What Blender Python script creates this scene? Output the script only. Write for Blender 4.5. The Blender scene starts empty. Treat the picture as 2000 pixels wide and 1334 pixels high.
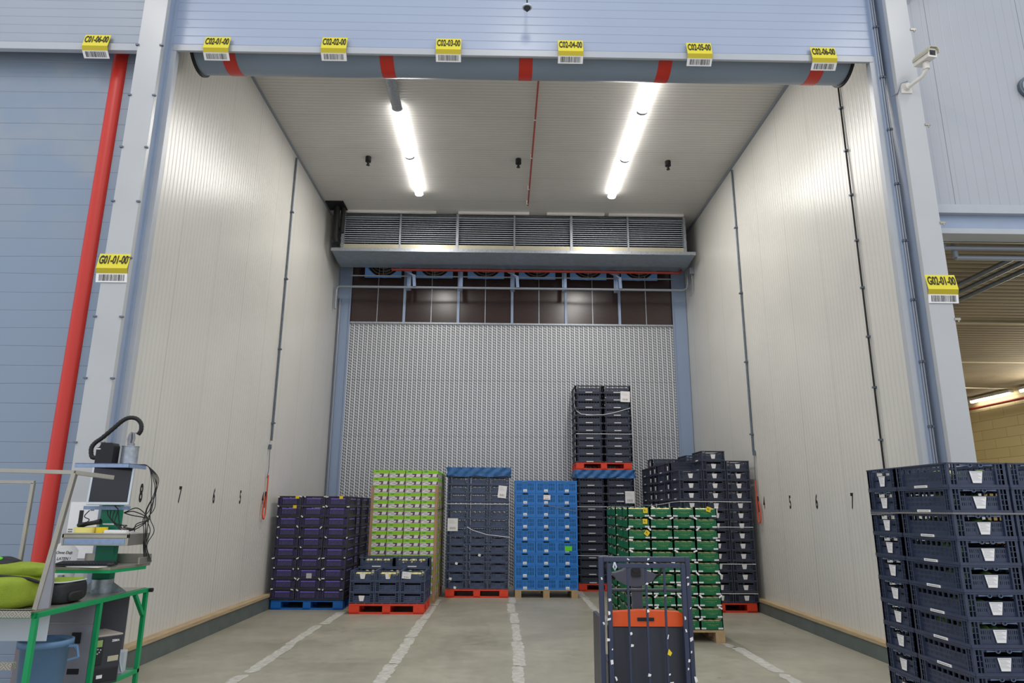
import bpy, math, random
from mathutils import Vector, Matrix
C = bpy.context.scene
COL = C.collection
PI = math.pi
R = random.Random(7)

# ------------------------------------------------------------------ camera
cd = bpy.data.cameras.new('camera'); cam = bpy.data.objects.new('camera', cd); COL.objects.link(cam)
C.camera = cam
cd.sensor_width = 36.0; cd.lens = 36.0 * 1335.0 / 2000.0
cd.clip_start = .05; cd.clip_end = 200
cam.location = (0, 0, 1.66)
_p, _y, _r = math.radians(13.7), math.radians(.92), math.radians(.374)
fw = Vector((math.sin(_y)*math.cos(_p), math.cos(_y)*math.cos(_p), math.sin(_p)))
rt = Vector((math.cos(_y), -math.sin(_y), 0)); up = rt.cross(fw)
r2 = math.cos(_r)*rt + math.sin(_r)*up; u2 = -math.sin(_r)*rt + math.cos(_r)*up
M = Matrix((r2, u2, -fw)).transposed()
cam.rotation_euler = M.to_euler()

# ------------------------------------------------------------------ view + world + hall lamps
C.view_settings.view_transform = 'Standard'
C.view_settings.look = 'None'
C.view_settings.gamma = 1.0
C.view_settings.use_curve_mapping = False
C.view_settings.exposure = 0.42
W = bpy.data.worlds.new('hall_daylight'); C.world = W; W.use_nodes = True
W.node_tree.nodes['Background'].inputs[0].default_value = (.86, .915, 1.0, 1)
W.node_tree.nodes['Background'].inputs[1].default_value = .74

def area(name, loc, rot, sx, sy, power, col):
    l = bpy.data.lights.new(name, 'AREA'); l.shape = 'RECTANGLE'; l.size = sx; l.size_y = sy
    l.energy = power; l.color = col
    o = bpy.data.objects.new(name, l); COL.objects.link(o); o.location = loc; o.rotation_euler = rot
    return o
# high-bay strip lamps of the hall, under its roof behind the camera
for lx in (-5.5, 0.3, 6.0):
    for ly in (-3.0, 2.6):
        area('hall_strip_lamp', (lx, ly, 9.3), (0, 0, 0), .5, 3.0, 60, (1.0, .94, .86))

# ------------------------------------------------------------------ materials
def lin(c):
    return tuple(((v/255.)/12.92 if v/255. <= .04045 else ((v/255.+.055)/1.055)**2.4) for v in c) + (1,)
MATS = {}
def mat(name, rgb, rough=.5, metal=0., var=.0, scale=6., bump=0., bscale=60., spec=.5, stretch=None, coat=0., alpha=1.):
    if name in MATS: return MATS[name]
    m = bpy.data.materials.new(name); m.use_nodes = True; MATS[name] = m
    nt = m.node_tree; b = nt.nodes['Principled BSDF']; c = lin(rgb)
    b.inputs['Base Color'].default_value = c; b.inputs['Roughness'].default_value = rough
    b.inputs['Metallic'].default_value = metal; b.inputs['Specular IOR Level'].default_value = spec
    b.inputs['Coat Weight'].default_value = coat; b.inputs['Alpha'].default_value = alpha
    tc = nt.nodes.new('ShaderNodeTexCoord'); mp = nt.nodes.new('ShaderNodeMapping')
    nt.links.new(tc.outputs['Object'], mp.inputs[0])
    if stretch: mp.inputs['Scale'].default_value = stretch
    n = nt.nodes.new('ShaderNodeTexNoise'); n.inputs['Scale'].default_value = scale; n.inputs['Detail'].default_value = 5
    nt.links.new(mp.outputs[0], n.inputs[0])
    rp = nt.nodes.new('ShaderNodeMapRange'); rp.inputs[1].default_value = .3; rp.inputs[2].default_value = .7
    rp.inputs[3].default_value = 1-var; rp.inputs[4].default_value = 1+var*.6
    nt.links.new(n.outputs[0], rp.inputs[0])
    mx = nt.nodes.new('ShaderNodeVectorMath'); mx.operation = 'SCALE'
    mx.inputs[0].default_value = c[:3]; nt.links.new(rp.outputs[0], mx.inputs['Scale'])
    nt.links.new(mx.outputs[0], b.inputs['Base Color'])
    if bump:
        n2 = nt.nodes.new('ShaderNodeTexNoise'); n2.inputs['Scale'].default_value = bscale; n2.inputs['Detail'].default_value = 3
        nt.links.new(mp.outputs[0], n2.inputs[0])
        bp = nt.nodes.new('ShaderNodeBump'); bp.inputs['Strength'].default_value = bump; bp.inputs['Distance'].default_value = .01
        nt.links.new(n2.outputs[0], bp.inputs['Height']); nt.links.new(bp.outputs[0], b.inputs['Normal'])
    return m

def math_node(nt, op, a, b=None, clamp=False):
    n = nt.nodes.new('ShaderNodeMath'); n.operation = op; n.use_clamp = clamp
    for i, v in enumerate((a, b)):
        if v is None: continue
        if isinstance(v, (int, float)): n.inputs[i].default_value = v
        else: nt.links.new(v, n.inputs[i])
    return n.outputs[0]

def ribbed(name, rgb, axis, pitch, rough=.35, groove=.10, joint=0., jcol=.55, var=.05, dirt=0., metal=0., depth=.25, gw=.12):
    """sheet cladding: narrow pressed grooves every pitch along an axis, wider panel joints every `joint` metres"""
    m = bpy.data.materials.new(name); m.use_nodes = True; MATS[name] = m
    nt = m.node_tree; b = nt.nodes['Principled BSDF']; c = lin(rgb)
    b.inputs['Roughness'].default_value = rough; b.inputs['Metallic'].default_value = metal
    tc = nt.nodes.new('ShaderNodeTexCoord'); sp = nt.nodes.new('ShaderNodeSeparateXYZ'); nt.links.new(tc.outputs['Object'], sp.inputs[0])
    a = sp.outputs['XYZ'.index(axis)]
    fr = math_node(nt, 'FRACT', math_node(nt, 'DIVIDE', a, pitch))
    d = math_node(nt, 'ABSOLUTE', math_node(nt, 'SUBTRACT', fr, .5))         # 0 in the groove
    g = math_node(nt, 'SUBTRACT', 1., math_node(nt, 'DIVIDE', d, gw, ), True)
    h = g
    if joint:
        fj = math_node(nt, 'ABSOLUTE', math_node(nt, 'SUBTRACT', math_node(nt, 'FRACT', math_node(nt, 'DIVIDE', a, joint)), .5))
        j = math_node(nt, 'LESS_THAN', fj, .004/joint)
    n = nt.nodes.new('ShaderNodeTexNoise'); n.inputs['Scale'].default_value = .9; n.inputs['Detail'].default_value = 6
    nt.links.new(tc.outputs['Object'], n.inputs[0])
    v = nt.nodes.new('ShaderNodeMapRange'); v.inputs[1].default_value = .3; v.inputs[2].default_value = .7
    v.inputs[3].default_value = 1-var; v.inputs[4].default_value = 1+var*.4; nt.links.new(n.outputs[0], v.inputs[0])
    k = math_node(nt, 'MULTIPLY', v.outputs[0], math_node(nt, 'SUBTRACT', 1., math_node(nt, 'MULTIPLY', g, groove)))
    if joint: k = math_node(nt, 'MULTIPLY', k, math_node(nt, 'SUBTRACT', 1., math_node(nt, 'MULTIPLY', j, 1-jcol)))
    if dirt:
        n3 = nt.nodes.new('ShaderNodeTexNoise'); n3.inputs['Scale'].default_value = 14; n3.inputs['Detail'].default_value = 8
        nt.links.new(tc.outputs['Object'], n3.inputs[0])
        s = math_node(nt, 'MULTIPLY', math_node(nt, 'GREATER_THAN', n3.outputs[0], .68), dirt)
        k = math_node(nt, 'MULTIPLY', k, math_node(nt, 'SUBTRACT', 1., s))
    mx = nt.nodes.new('ShaderNodeVectorMath'); mx.operation = 'SCALE'; mx.inputs[0].default_value = c[:3]
    nt.links.new(k, mx.inputs['Scale']); nt.links.new(mx.outputs[0], b.inputs['Base Color'])
    bp = nt.nodes.new('ShaderNodeBump'); bp.inputs['Strength'].default_value = depth; bp.inputs['Distance'].default_value = .01; bp.invert = True
    nt.links.new(h, bp.inputs['Height']); nt.links.new(bp.outputs[0], b.inputs['Normal'])
    return m

def emis(name, rgb, strength):
    m = bpy.data.materials.new(name); m.use_nodes = True; MATS[name] = m
    b = m.node_tree.nodes['Principled BSDF']; b.inputs['Base Color'].default_value = lin(rgb)
    b.inputs['Emission Color'].default_value = lin(rgb); b.inputs['Emission Strength'].default_value = strength
    return m

ribbed('wall_white_y', (214, 212, 206), 'Y', .085, .30, .10, 1.05, .62, .05, 0, depth=.16, gw=.2)
ribbed('ceiling_white', (208, 206, 202), 'Y', .08, .4, .24, 1.1, .7, .05, .06, depth=.4)
ribbed('facade_blue', (162, 174, 196), 'Z', .11, .3, .24, .0, 1, .05, depth=.3, gw=.06)
ribbed('facade_grey', (158, 166, 178), 'Z', .11, .3, .24, .0, 1, .05, depth=.3, gw=.06)
ribbed('facade_right', (172, 175, 182), 'X', .11, .35, .18, 1.1, .5, .06, depth=.2, gw=.06)
ribbed('room_ceiling', (128, 116, 94), 'Y', .16, .8, .25, 2.1, .4, .3, .25, depth=.8, gw=.3)
mat('white_trim', (178, 182, 188), .35, var=.03)
mat('column_white', (186, 188, 190), .3, var=.04, scale=2)
mat('frame_blue_grey', (152, 166, 188), .35, var=.04)
mat('dark_gap', (40, 42, 46), .8)
mat('rubber', (20, 20, 22), .6)
mat('black_plastic', (28, 29, 33), .45, var=.1)
mat('galv', (168, 174, 182), .4, .45, var=.22, scale=25, bump=.05)
mat('galv_blue', (142, 162, 196), .42, .2, var=.12, scale=30)
mat('galv_tray', (146, 158, 172), .45, .2, var=.12, scale=8)
mat('fan_blue', (104, 150, 208), .4, .1)
mat('galv_dark', (104, 114, 126), .45, .35, var=.2, scale=12)
mat('steel', (170, 165, 154), .3, .6, var=.08, scale=9, stretch=(1, 14, 1))
mat('steel_dull', (146, 146, 154), .4, .3, var=.12, scale=5)
mat('cream_metal', (196, 190, 166), .4, .3, var=.05)
mat('red_pipe', (156, 56, 46), .45, var=.08)
mat('red_pvc', (206, 48, 34), .38, var=.03)
mat('orange_cord', (214, 78, 48), .6)
mat('red_pallet', (226, 62, 30), .5, var=.12, scale=10)
mat('dark_red_pallet', (176, 44, 34), .5, var=.12, scale=10)
mat('blue_pallet', (14, 108, 196), .45, var=.1, scale=10)
mat('wood', (176, 150, 112), .75, var=.22, scale=9, stretch=(2, 2, 20), bump=.15)
mat('wood_ledge', (180, 158, 124), .7, var=.18, scale=6, stretch=(8, .6, 8), bump=.1)
mat('kerb_grey', (96, 104, 102), .6, var=.15, scale=5)
mat('crate_near', (52, 61, 84), .33, var=.2, scale=16)
mat('crate_navy', (56, 62, 80), .42, var=.15, scale=16)
mat('crate_slate', (66, 78, 106), .38, var=.15, scale=16)
mat('crate_black', (50, 50, 62), .4, var=.15, scale=16)
mat('purple_film', (116, 92, 190), .35, var=.25, scale=20)
mat('crate_blue', (40, 122, 206), .4, var=.1, scale=12)
mat('crate_green', (6, 104, 64), .42, var=.12, scale=16)
mat('crate_green_dark', (8, 74, 50), .5, var=.12, scale=16)
mat('paper', (238, 236, 236), .6, var=.03, scale=30)
mat('paper_grey', (190, 188, 190), .6)
mat('ink', (24, 24, 26), .6)
mat('yellow_tag', (236, 206, 26), .5)
mat('sign_yellow', (226, 212, 48), .45)
mat('sign_yellow_dark', (190, 172, 20), .5)
mat('lime_tag', (96, 216, 30), .5)
mat('tarp_blue', (44, 100, 160), .4, var=.35, scale=7, stretch=(1.5, 1, 2), bump=.5, bscale=9)
mat('latch_grey', (92, 108, 136), .4)
mat('purple_grille', (74, 70, 112), .4, var=.3, scale=30)
mat('strap_white', (226, 228, 232), .5)
mat('strap_grey', (120, 116, 116), .5)
mat('carton_green', (146, 206, 34), .55)
mat('carton_white', (232, 228, 226), .55)
mat('carton_purple', (96, 66, 92), .55)
mat('carton_mauve', (186, 168, 178), .55)
mat('cardboard', (176, 140, 106), .75, var=.08)
mat('veg_cream', (224, 218, 160), .5, var=.1)
mat('veg_green', (112, 146, 70), .45, var=.3, scale=12)
mat('bench_green', (8, 152, 90), .4, var=.06)
mat('pole_green', (4, 124, 92), .4, var=.06)
mat('bin_blue', (98, 134, 172), .45, var=.08)
mat('bag_green', (140, 160, 38), .7, var=.12, scale=10, bump=.5, bscale=200)
mat('bag_black', (30, 30, 36), .6, var=.1, bump=.2, bscale=120)
mat('screen', (34, 36, 42), .18)
mat('silver_plastic', (200, 208, 218), .35)
mat('printer_grey', (52, 54, 60), .45, var=.06)
mat('printer_top', (176, 168, 160), .5, var=.06)
mat('lcd_green', (150, 176, 110), .4)
mat('label_yellow', (238, 226, 130), .5)
mat('stacker_black', (52, 55, 66), .4, var=.15, scale=7, stretch=(3, 3, .4))
mat('stacker_frame', (50, 58, 84), .35, var=.1)
mat('stacker_orange', (240, 92, 30), .38, var=.05)
mat('grey_plastic', (78, 80, 92), .45)
mat('cctv_white', (226, 222, 214), .4, var=.03)
mat('paint_line', (186, 184, 176), .6, var=.25, scale=14)
mat('conduit', (146, 152, 162), .4, .3)
mat('fan_dark', (30, 34, 40), .6)
mat('floor_red', (170, 40, 30), .6)
emis('tube_lit', (255, 250, 244), 9.0)
emis('room_tube', (255, 246, 226), 10.0)

def plywood():
    m = mat('plywood_brown', (62, 48, 46), .22, var=.12, scale=4, stretch=(1, 1, 12))
    return m
plywood()

def slots_material():
    """galvanised sheet punched with slanted slots: two ranks of paired strokes between plain upright folds"""
    m = bpy.data.materials.new('slotted_sheet'); m.use_nodes = True; MATS['slotted_sheet'] = m
    nt = m.node_tree; b = nt.nodes['Principled BSDF']
    tc = nt.nodes.new('ShaderNodeTexCoord'); sp = nt.nodes.new('ShaderNodeSeparateXYZ'); nt.links.new(tc.outputs['Object'], sp.inputs[0])
    X, Z = sp.outputs[0], sp.outputs[2]
    P, Q = .109, .066
    u = math_node(nt, 'FRACT', math_node(nt, 'DIVIDE', X, P))
    # stroke coordinate runs along a slanted direction
    s = math_node(nt, 'ADD', math_node(nt, 'MULTIPLY', Z, 1/Q), math_node(nt, 'MULTIPLY', u, P*1.15/Q))
    f = math_node(nt, 'FRACT', math_node(nt, 'MULTIPLY', s, 1.0))
    a = math_node(nt, 'LESS_THAN', math_node(nt, 'ABSOLUTE', math_node(nt, 'SUBTRACT', f, .30)), .15)
    a2 = math_node(nt, 'LESS_THAN', math_node(nt, 'ABSOLUTE', math_node(nt, 'SUBTRACT', f, .66)), .15)
    st = math_node(nt, 'ADD', a, a2, True)
    m1 = math_node(nt, 'LESS_THAN', math_node(nt, 'ABSOLUTE', math_node(nt, 'SUBTRACT', u, .28)), .17)
    m2 = math_node(nt, 'LESS_THAN', math_node(nt, 'ABSOLUTE', math_node(nt, 'SUBTRACT', u, .70)), .17)
    k1 = math_node(nt, 'MULTIPLY', math_node(nt, 'MULTIPLY', m1, st), 1)
    s2 = math_node(nt, 'ADD', s, .5)
    f2 = math_node(nt, 'FRACT', s2)
    b1 = math_node(nt, 'LESS_THAN', math_node(nt, 'ABSOLUTE', math_node(nt, 'SUBTRACT', f2, .30)), .15)
    b2 = math_node(nt, 'LESS_THAN', math_node(nt, 'ABSOLUTE', math_node(nt, 'SUBTRACT', f2, .66)), .15)
    k2 = math_node(nt, 'MULTIPLY', m2, math_node(nt, 'ADD', b1, b2, True))
    k = math_node(nt, 'ADD', k1, k2, True)
    seam = math_node(nt, 'LESS_THAN', math_node(nt, 'ABSOLUTE', math_node(nt, 'SUBTRACT', math_node(nt, 'FRACT', math_node(nt, 'DIVIDE', Z, 1.3)), .5)), .004)
    mix = nt.nodes.new('ShaderNodeMix'); mix.data_type = 'RGBA'
    mix.inputs[6].default_value = lin((222, 225, 230)); mix.inputs[7].default_value = lin((34, 36, 40))
    nt.links.new(math_node(nt, 'ADD', k, math_node(nt, 'MULTIPLY', seam, .4), True), mix.inputs[0])
    nt.links.new(mix.outputs[2], b.inputs['Base Color'])
    nt.links.new(math_node(nt, 'MULTIPLY', math_node(nt, 'SUBTRACT', 1., k), .1), b.inputs['Metallic'])
    b.inputs['Roughness'].default_value = .45
slots_material()

def tread_material(name, rgb, sc):
    m = bpy.data.materials.new(name); m.use_nodes = True; MATS[name] = m
    nt = m.node_tree; b = nt.nodes['Principled BSDF']
    tc = nt.nodes.new('ShaderNodeTexCoord'); sp = nt.nodes.new('ShaderNodeSeparateXYZ'); nt.links.new(tc.outputs['Object'], sp.inputs[0])
    X, Z = math_node(nt, 'ADD', sp.outputs[0], sp.outputs[1]), sp.outputs[2]
    ck = nt.nodes.new('ShaderNodeMath'); 
    i = math_node(nt, 'FLOOR', math_node(nt, 'DIVIDE', X, sc)); j = math_node(nt, 'FLOOR', math_node(nt, 'DIVIDE', Z, sc))
    par = math_node(nt, 'SUBTRACT', math_node(nt, 'MULTIPLY', math_node(nt, 'MODULO', math_node(nt, 'ABSOLUTE', math_node(nt, 'ADD', i, j)), 2.), 2.), 1.)
    w = math_node(nt, 'FRACT', math_node(nt, 'DIVIDE', math_node(nt, 'ADD', math_node(nt, 'MULTIPLY', X, par), Z), sc*.45))
    k = math_node(nt, 'GREATER_THAN', w, .6)
    mix = nt.nodes.new('ShaderNodeMix'); mix.data_type = 'RGBA'
    c = lin(rgb); mix.inputs[6].default_value = tuple(x*.7 for x in c[:3])+(1,); mix.inputs[7].default_value = tuple(min(1, x*1.25) for x in c[:3])+(1,)
    nt.links.new(k, mix.inputs[0]); nt.links.new(mix.outputs[2], b.inputs['Base Color'])
    b.inputs['Metallic'].default_value = .15; b.inputs['Roughness'].default_value = .4
tread_material('tread_strip', (154, 172, 200), .04)
tread_material('tread_plate', (160, 156, 146), .045)

def curtain_material():
    m = bpy.data.materials.new('door_curtain'); m.use_nodes = True; MATS['door_curtain'] = m
    nt = m.node_tree; b = nt.nodes['Principled BSDF']; b.inputs['Roughness'].default_value = .4
    tc = nt.nodes.new('ShaderNodeTexCoord'); sp = nt.nodes.new('ShaderNodeSeparateXYZ'); nt.links.new(tc.outputs['Object'], sp.inputs[0])
    mp = nt.nodes.new('ShaderNodeMapping'); mp.inputs['Scale'].default_value = (.15, .15, 2.2); nt.links.new(tc.outputs['Object'], mp.inputs[0])
    n = nt.nodes.new('ShaderNodeTexNoise'); n.inputs['Scale'].default_value = 3.; n.inputs['Detail'].default_value = 2; nt.links.new(mp.outputs[0], n.inputs[0])
    z = math_node(nt, 'ADD', sp.outputs[2], math_node(nt, 'MULTIPLY', n.outputs[0], .05))
    f = math_node(nt, 'ABSOLUTE', math_node(nt, 'SUBTRACT', math_node(nt, 'FRACT', math_node(nt, 'DIVIDE', z, .2)), .5))
    ln = math_node(nt, 'SUBTRACT', 1., math_node(nt, 'DIVIDE', f, .03), True)
    n2 = nt.nodes.new('ShaderNodeTexNoise'); n2.inputs['Scale'].default_value = 1.1; n2.inputs['Detail'].default_value = 6; nt.links.new(tc.outputs['Object'], n2.inputs[0])
    st = nt.nodes.new('ShaderNodeMapRange'); st.inputs[1].default_value = .44; st.inputs[2].default_value = .6; nt.links.new(n2.outputs[0], st.inputs[0])
    hi = math_node(nt, 'MULTIPLY', st.outputs[0], math_node(nt, 'MULTIPLY', math_node(nt, 'SUBTRACT', sp.outputs[2], 4.2, True), .5))
    mix = nt.nodes.new('ShaderNodeMix'); mix.data_type = 'RGBA'
    mix.inputs[6].default_value = lin((134, 149, 168)); mix.inputs[7].default_value = lin((156, 160, 164)); nt.links.new(hi, mix.inputs[0])
    mx = nt.nodes.new('ShaderNodeVectorMath'); mx.operation = 'SCALE'; nt.links.new(mix.outputs[2], mx.inputs[0])
    nt.links.new(math_node(nt, 'SUBTRACT', 1., math_node(nt, 'MULTIPLY', ln, .16)), mx.inputs['Scale']); nt.links.new(mx.outputs[0], b.inputs['Base Color'])
    bp = nt.nodes.new('ShaderNodeBump'); bp.invert = True; bp.inputs['Strength'].default_value = .35; bp.inputs['Distance'].default_value = .02
    nt.links.new(ln, bp.inputs['Height']); nt.links.new(bp.outputs[0], b.inputs['Normal'])
curtain_material()

def floor_material():
    m = bpy.data.materials.new('concrete_floor'); m.use_nodes = True; MATS['concrete_floor'] = m
    nt = m.node_tree; b = nt.nodes['Principled BSDF']
    tc = nt.nodes.new('ShaderNodeTexCoord')
    def noise(scale, detail, st=None, rough=.6):
        n = nt.nodes.new('ShaderNodeTexNoise'); n.inputs['Scale'].default_value = scale; n.inputs['Detail'].default_value = detail; n.inputs['Roughness'].default_value = rough
        mp = nt.nodes.new('ShaderNodeMapping'); nt.links.new(tc.outputs['Object'], mp.inputs[0])
        if st: mp.inputs['Scale'].default_value = st[:3]; mp.inputs['Rotation'].default_value = (0, 0, st[3])
        nt.links.new(mp.outputs[0], n.inputs[0]); return n.outputs[0]
    a = noise(.9, 8); c = noise(7, 6)
    r = nt.nodes.new('ShaderNodeValToRGB'); e = r.color_ramp.elements
    e[0].position = .3; e[0].color = lin((134, 130, 116)); e[1].position = .72; e[1].color = lin((174, 170, 154))
    nt.links.new(math_node(nt, 'ADD', math_node(nt, 'MULTIPLY', a, .7), math_node(nt, 'MULTIPLY', c, .3)), r.inputs[0])
    k = None
    for rot, thr, sc in ((.4, .70, 3.), (-.9, .71, 2.6), (1.5, .70, 2.2)):
        s = noise(sc, 3, (1, 14, 1, rot)); q = math_node(nt, 'MULTIPLY', math_node(nt, 'GREATER_THAN', s, thr), .35)
        k = q if k is None else math_node(nt, 'MAXIMUM', k, q)
    blot = math_node(nt, 'MULTIPLY', math_node(nt, 'GREATER_THAN', noise(5, 2), .73), .25)
    k = math_node(nt, 'MAXIMUM', k, blot)
    mx = nt.nodes.new('ShaderNodeVectorMath'); mx.operation = 'SCALE'; nt.links.new(r.outputs[0], mx.inputs[0])
    nt.links.new(math_node(nt, 'SUBTRACT', 1., k), mx.inputs['Scale']); nt.links.new(mx.outputs[0], b.inputs['Base Color'])
    rr = nt.nodes.new('ShaderNodeMapRange'); rr.inputs[3].default_value = .3; rr.inputs[4].default_value = .6; nt.links.new(c, rr.inputs[0])
    nt.links.new(rr.outputs[0], b.inputs['Roughness'])
floor_material()

def block_material():
    m = bpy.data.materials.new('block_wall'); m.use_nodes = True; MATS['block_wall'] = m
    nt = m.node_tree; b = nt.nodes['Principled BSDF']; b.inputs['Roughness'].default_value = .8
    tc = nt.nodes.new('ShaderNodeTexCoord'); sp = nt.nodes.new('ShaderNodeSeparateXYZ'); nt.links.new(tc.outputs['Object'], sp.inputs[0])
    cb = nt.nodes.new('ShaderNodeCombineXYZ'); nt.links.new(math_node(nt, 'ADD', sp.outputs[1], sp.outputs[0]), cb.inputs[0]); nt.links.new(sp.outputs[2], cb.inputs[1])
    br = nt.nodes.new('ShaderNodeTexBrick'); nt.links.new(cb.outputs[0], br.inputs[0])
    br.inputs['Color1'].default_value = lin((212, 200, 162)); br.inputs['Color2'].default_value = lin((204, 192, 154)); br.inputs['Mortar'].default_value = lin((160, 148, 116))
    br.inputs['Scale'].default_value = 1; br.inputs['Brick Width'].default_value = .9; br.inputs['Row Height'].default_value = .25; br.inputs['Mortar Size'].default_value = .006
    nt.links.new(br.outputs[0], b.inputs['Base Color'])
block_material()

# ------------------------------------------------------------------ mesh helpers
class MB:
    def __init__(s): s.v = []; s.f = []; s.m = []; s.sm = []; s.T = None
    def add(s, vs, fs, m=0, smooth=False):
        n = len(s.v)
        for p in vs:
            p = Vector(p)
            s.v.append(tuple(s.T @ p) if s.T else tuple(p))
        for f in fs: s.f.append(tuple(n+i for i in f)); s.m.append(m); s.sm.append(smooth)
        return s
    def box(s, x0, x1, y0, y1, z0, z1, m=0):
        return s.add([(x0,y0,z0),(x1,y0,z0),(x1,y1,z0),(x0,y1,z0),(x0,y0,z1),(x1,y0,z1),(x1,y1,z1),(x0,y1,z1)],
            [(0,3,2,1),(4,5,6,7),(0,1,5,4),(1,2,6,5),(2,3,7,6),(3,0,4,7)], m)
    def bar(s, a, b, w, h=None, m=0, upv=(0,0,1)):
        """square bar from a to b, w across, h along the up direction"""
        a, b = Vector(a), Vector(b); h = h or w; d = (b-a).normalized(); U = Vector(upv)
        if abs(d.dot(U)) > .95: U = Vector((0,1,0))
        x = d.cross(U).normalized(); z = x.cross(d)
        vs = []
        for p in (a, b):
            for i, j in ((-1,-1),(1,-1),(1,1),(-1,1)): vs.append(p + x*w/2*i + z*h/2*j)
        return s.add(vs, [(0,1,2,3),(7,6,5,4),(0,4,5,1),(1,5,6,2),(2,6,7,3),(3,7,4,0)], m)
    def tube(s, pts, r, n=8, m=0, caps=True, radii=None):
        pts = [Vector(p) for p in pts]; vs = []; prev = None
        for i, p in enumerate(pts):
            d = (pts[min(i+1, len(pts)-1)] - pts[max(i-1, 0)]).normalized()
            if prev is None:
                U = Vector((0,0,1)) if abs(d.z) < .9 else Vector((0,1,0)); x = d.cross(U).normalized()
            else: x = (prev - d*prev.dot(d)).normalized()
            prev = x; y = d.cross(x); rr = radii[i] if radii else r
            for k in range(n):
                a = 2*PI*k/n; vs.append(p + x*rr*math.cos(a) + y*rr*math.sin(a))
        fs = []
        for i in range(len(pts)-1):
            for k in range(n): a = i*n+k; b = i*n+(k+1)%n; fs.append((a, b, b+n, a+n))
        s.add(vs, fs, m, True)
        if caps:
            e = (len(pts)-1)*n
            s.add([vs[k] for k in range(n)], [tuple(range(n))[::-1]], m); s.add([vs[e+k] for k in range(n)], [tuple(range(n))], m)
        return s
    def prism(s, prof, a0, a1, plane='xz', m=0, smooth=False):
        """closed outline in a plane, drawn out along the third axis from a0 to a1"""
        def P(u, v, a): return {'xz': (u, a, v), 'yz': (a, u, v), 'xy': (u, v, a)}[plane]
        n = len(prof); vs = [P(u, v, a0) for u, v in prof] + [P(u, v, a1) for u, v in prof]
        s.add(vs, [(i, (i+1)%n, (i+1)%n+n, i+n) for i in range(n)], m, smooth)
        s.add(vs[:n], [tuple(range(n))], m); s.add(vs[n:], [tuple(range(n))[::-1]], m)
        return s
    def ell(s, c, r, e=1.0, e2=None, nu=24, nv=14, m=0, noise=0., seed=1, flat=None):
        """superellipsoid; e<1 squarer"""
        e2 = e2 or e; g = lambda w, k: math.copysign(abs(w)**k, w); rr = random.Random(seed)
        ph = [rr.uniform(0, 6.28) for _ in range(9)]
        vs = []
        for j in range(nv+1):
            b = -PI/2 + PI*j/nv
            for i in range(nu):
                a = 2*PI*i/nu
                x = g(math.cos(b), e)*g(math.cos(a), e2); y = g(math.cos(b), e)*g(math.sin(a), e2); z = g(math.sin(b), e)
                k = 1 + noise*(math.sin(3*x+ph[0])*math.sin(4*y+ph[1]) + .6*math.sin(7*y+ph[2]+3*z) + .5*math.sin(6*x+ph[3]-5*z))
                z = z*k*r[2]
                if flat is not None: z = max(z, -flat)
                vs.append((c[0]+x*k*r[0], c[1]+y*k*r[1], c[2]+z))
        fs = []
        for j in range(nv):
            for i in range(nu): a = j*nu+i; b = j*nu+(i+1)%nu; fs.append((a, b, b+nu, a+nu))
        return s.add(vs, fs, m, True)
    def mesh(s, name, mats):
        me = bpy.data.meshes.new(name); me.from_pydata(s.v, [], s.f); me.update()
        if not isinstance(mats, (list, tuple)): mats = [mats]
        for k in mats: me.materials.append(MATS[k])
        me.polygons.foreach_set('material_index', s.m); me.polygons.foreach_set('use_smooth', s.sm)
        return me
    def build(s, name, mats, parent=None, loc=(0,0,0), rot=(0,0,0), bevel=0.):
        o = bpy.data.objects.new(name, s.mesh(name, mats)); COL.objects.link(o); o.location = loc; o.rotation_euler = rot
        if parent: o.parent = parent
        if bevel:
            b = o.modifiers.new('bevel', 'BEVEL'); b.width = bevel; b.segments = 2; b.limit_method = 'ANGLE'
        return o
def smooth_path(pts, k=5):
    P = [Vector(p) for p in pts]; P = [2*P[0]-P[1]] + P + [2*P[-1]-P[-2]]; out = []
    for i in range(1, len(P)-2):
        for j in range(k):
            t = j/k; a, b, c, d = P[i-1:i+3]
            out.append(.5*((2*b)+(c-a)*t+(2*a-5*b+4*c-d)*t*t+(3*b-a-3*c+d)*t**3))
    return out + [P[-2]]
def B(*a, **k): return MB().box(*a, **k)

def tag(o, label=None, cat=None, group=None, kind=None):
    if label: o['label'] = label
    if cat: o['category'] = cat
    if group: o['group'] = group
    if kind: o['kind'] = kind
    return o
def thing(name, label, cat, loc=(0,0,0), rz=0., group=None):
    o = bpy.data.objects.new(name, None); COL.objects.link(o); o.empty_display_size = .1
    o.location = loc; o.rotation_euler = (0, 0, rz)
    return tag(o, label, cat, group)
def struct(name, mb, mats, label=None, parent=None, bevel=0.):
    o = mb.build(name, mats, parent, bevel=bevel)
    if not parent: tag(o, label, kind='structure')
    elif label: o['label'] = label
    return o
def tree(o, parent=None, linked=True):
    c = o.copy(); COL.objects.link(c); c.parent = parent
    for ch in KIDS.get(o.name, ()): tree(ch, c)
    return c
KIDS = {}
def proto(root):
    """remember the children of a model so that copies need no scene update"""
    KIDS[root.name] = [o for o in bpy.data.objects if o.parent == root]
    for k in KIDS[root.name]: KIDS[k.name] = [o for o in bpy.data.objects if o.parent == k]
    return root
_used = set()
def place(p, loc, rz=0., label=None, group=None, cat=None, extra=None):
    if p.name not in _used: _used.add(p.name); c = p
    else:
        c = tree(p)
        for ch in ():pass
    c.location = loc; c.rotation_euler = (0, 0, rz)
    tag(c, label, cat, group)
    return c

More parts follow.
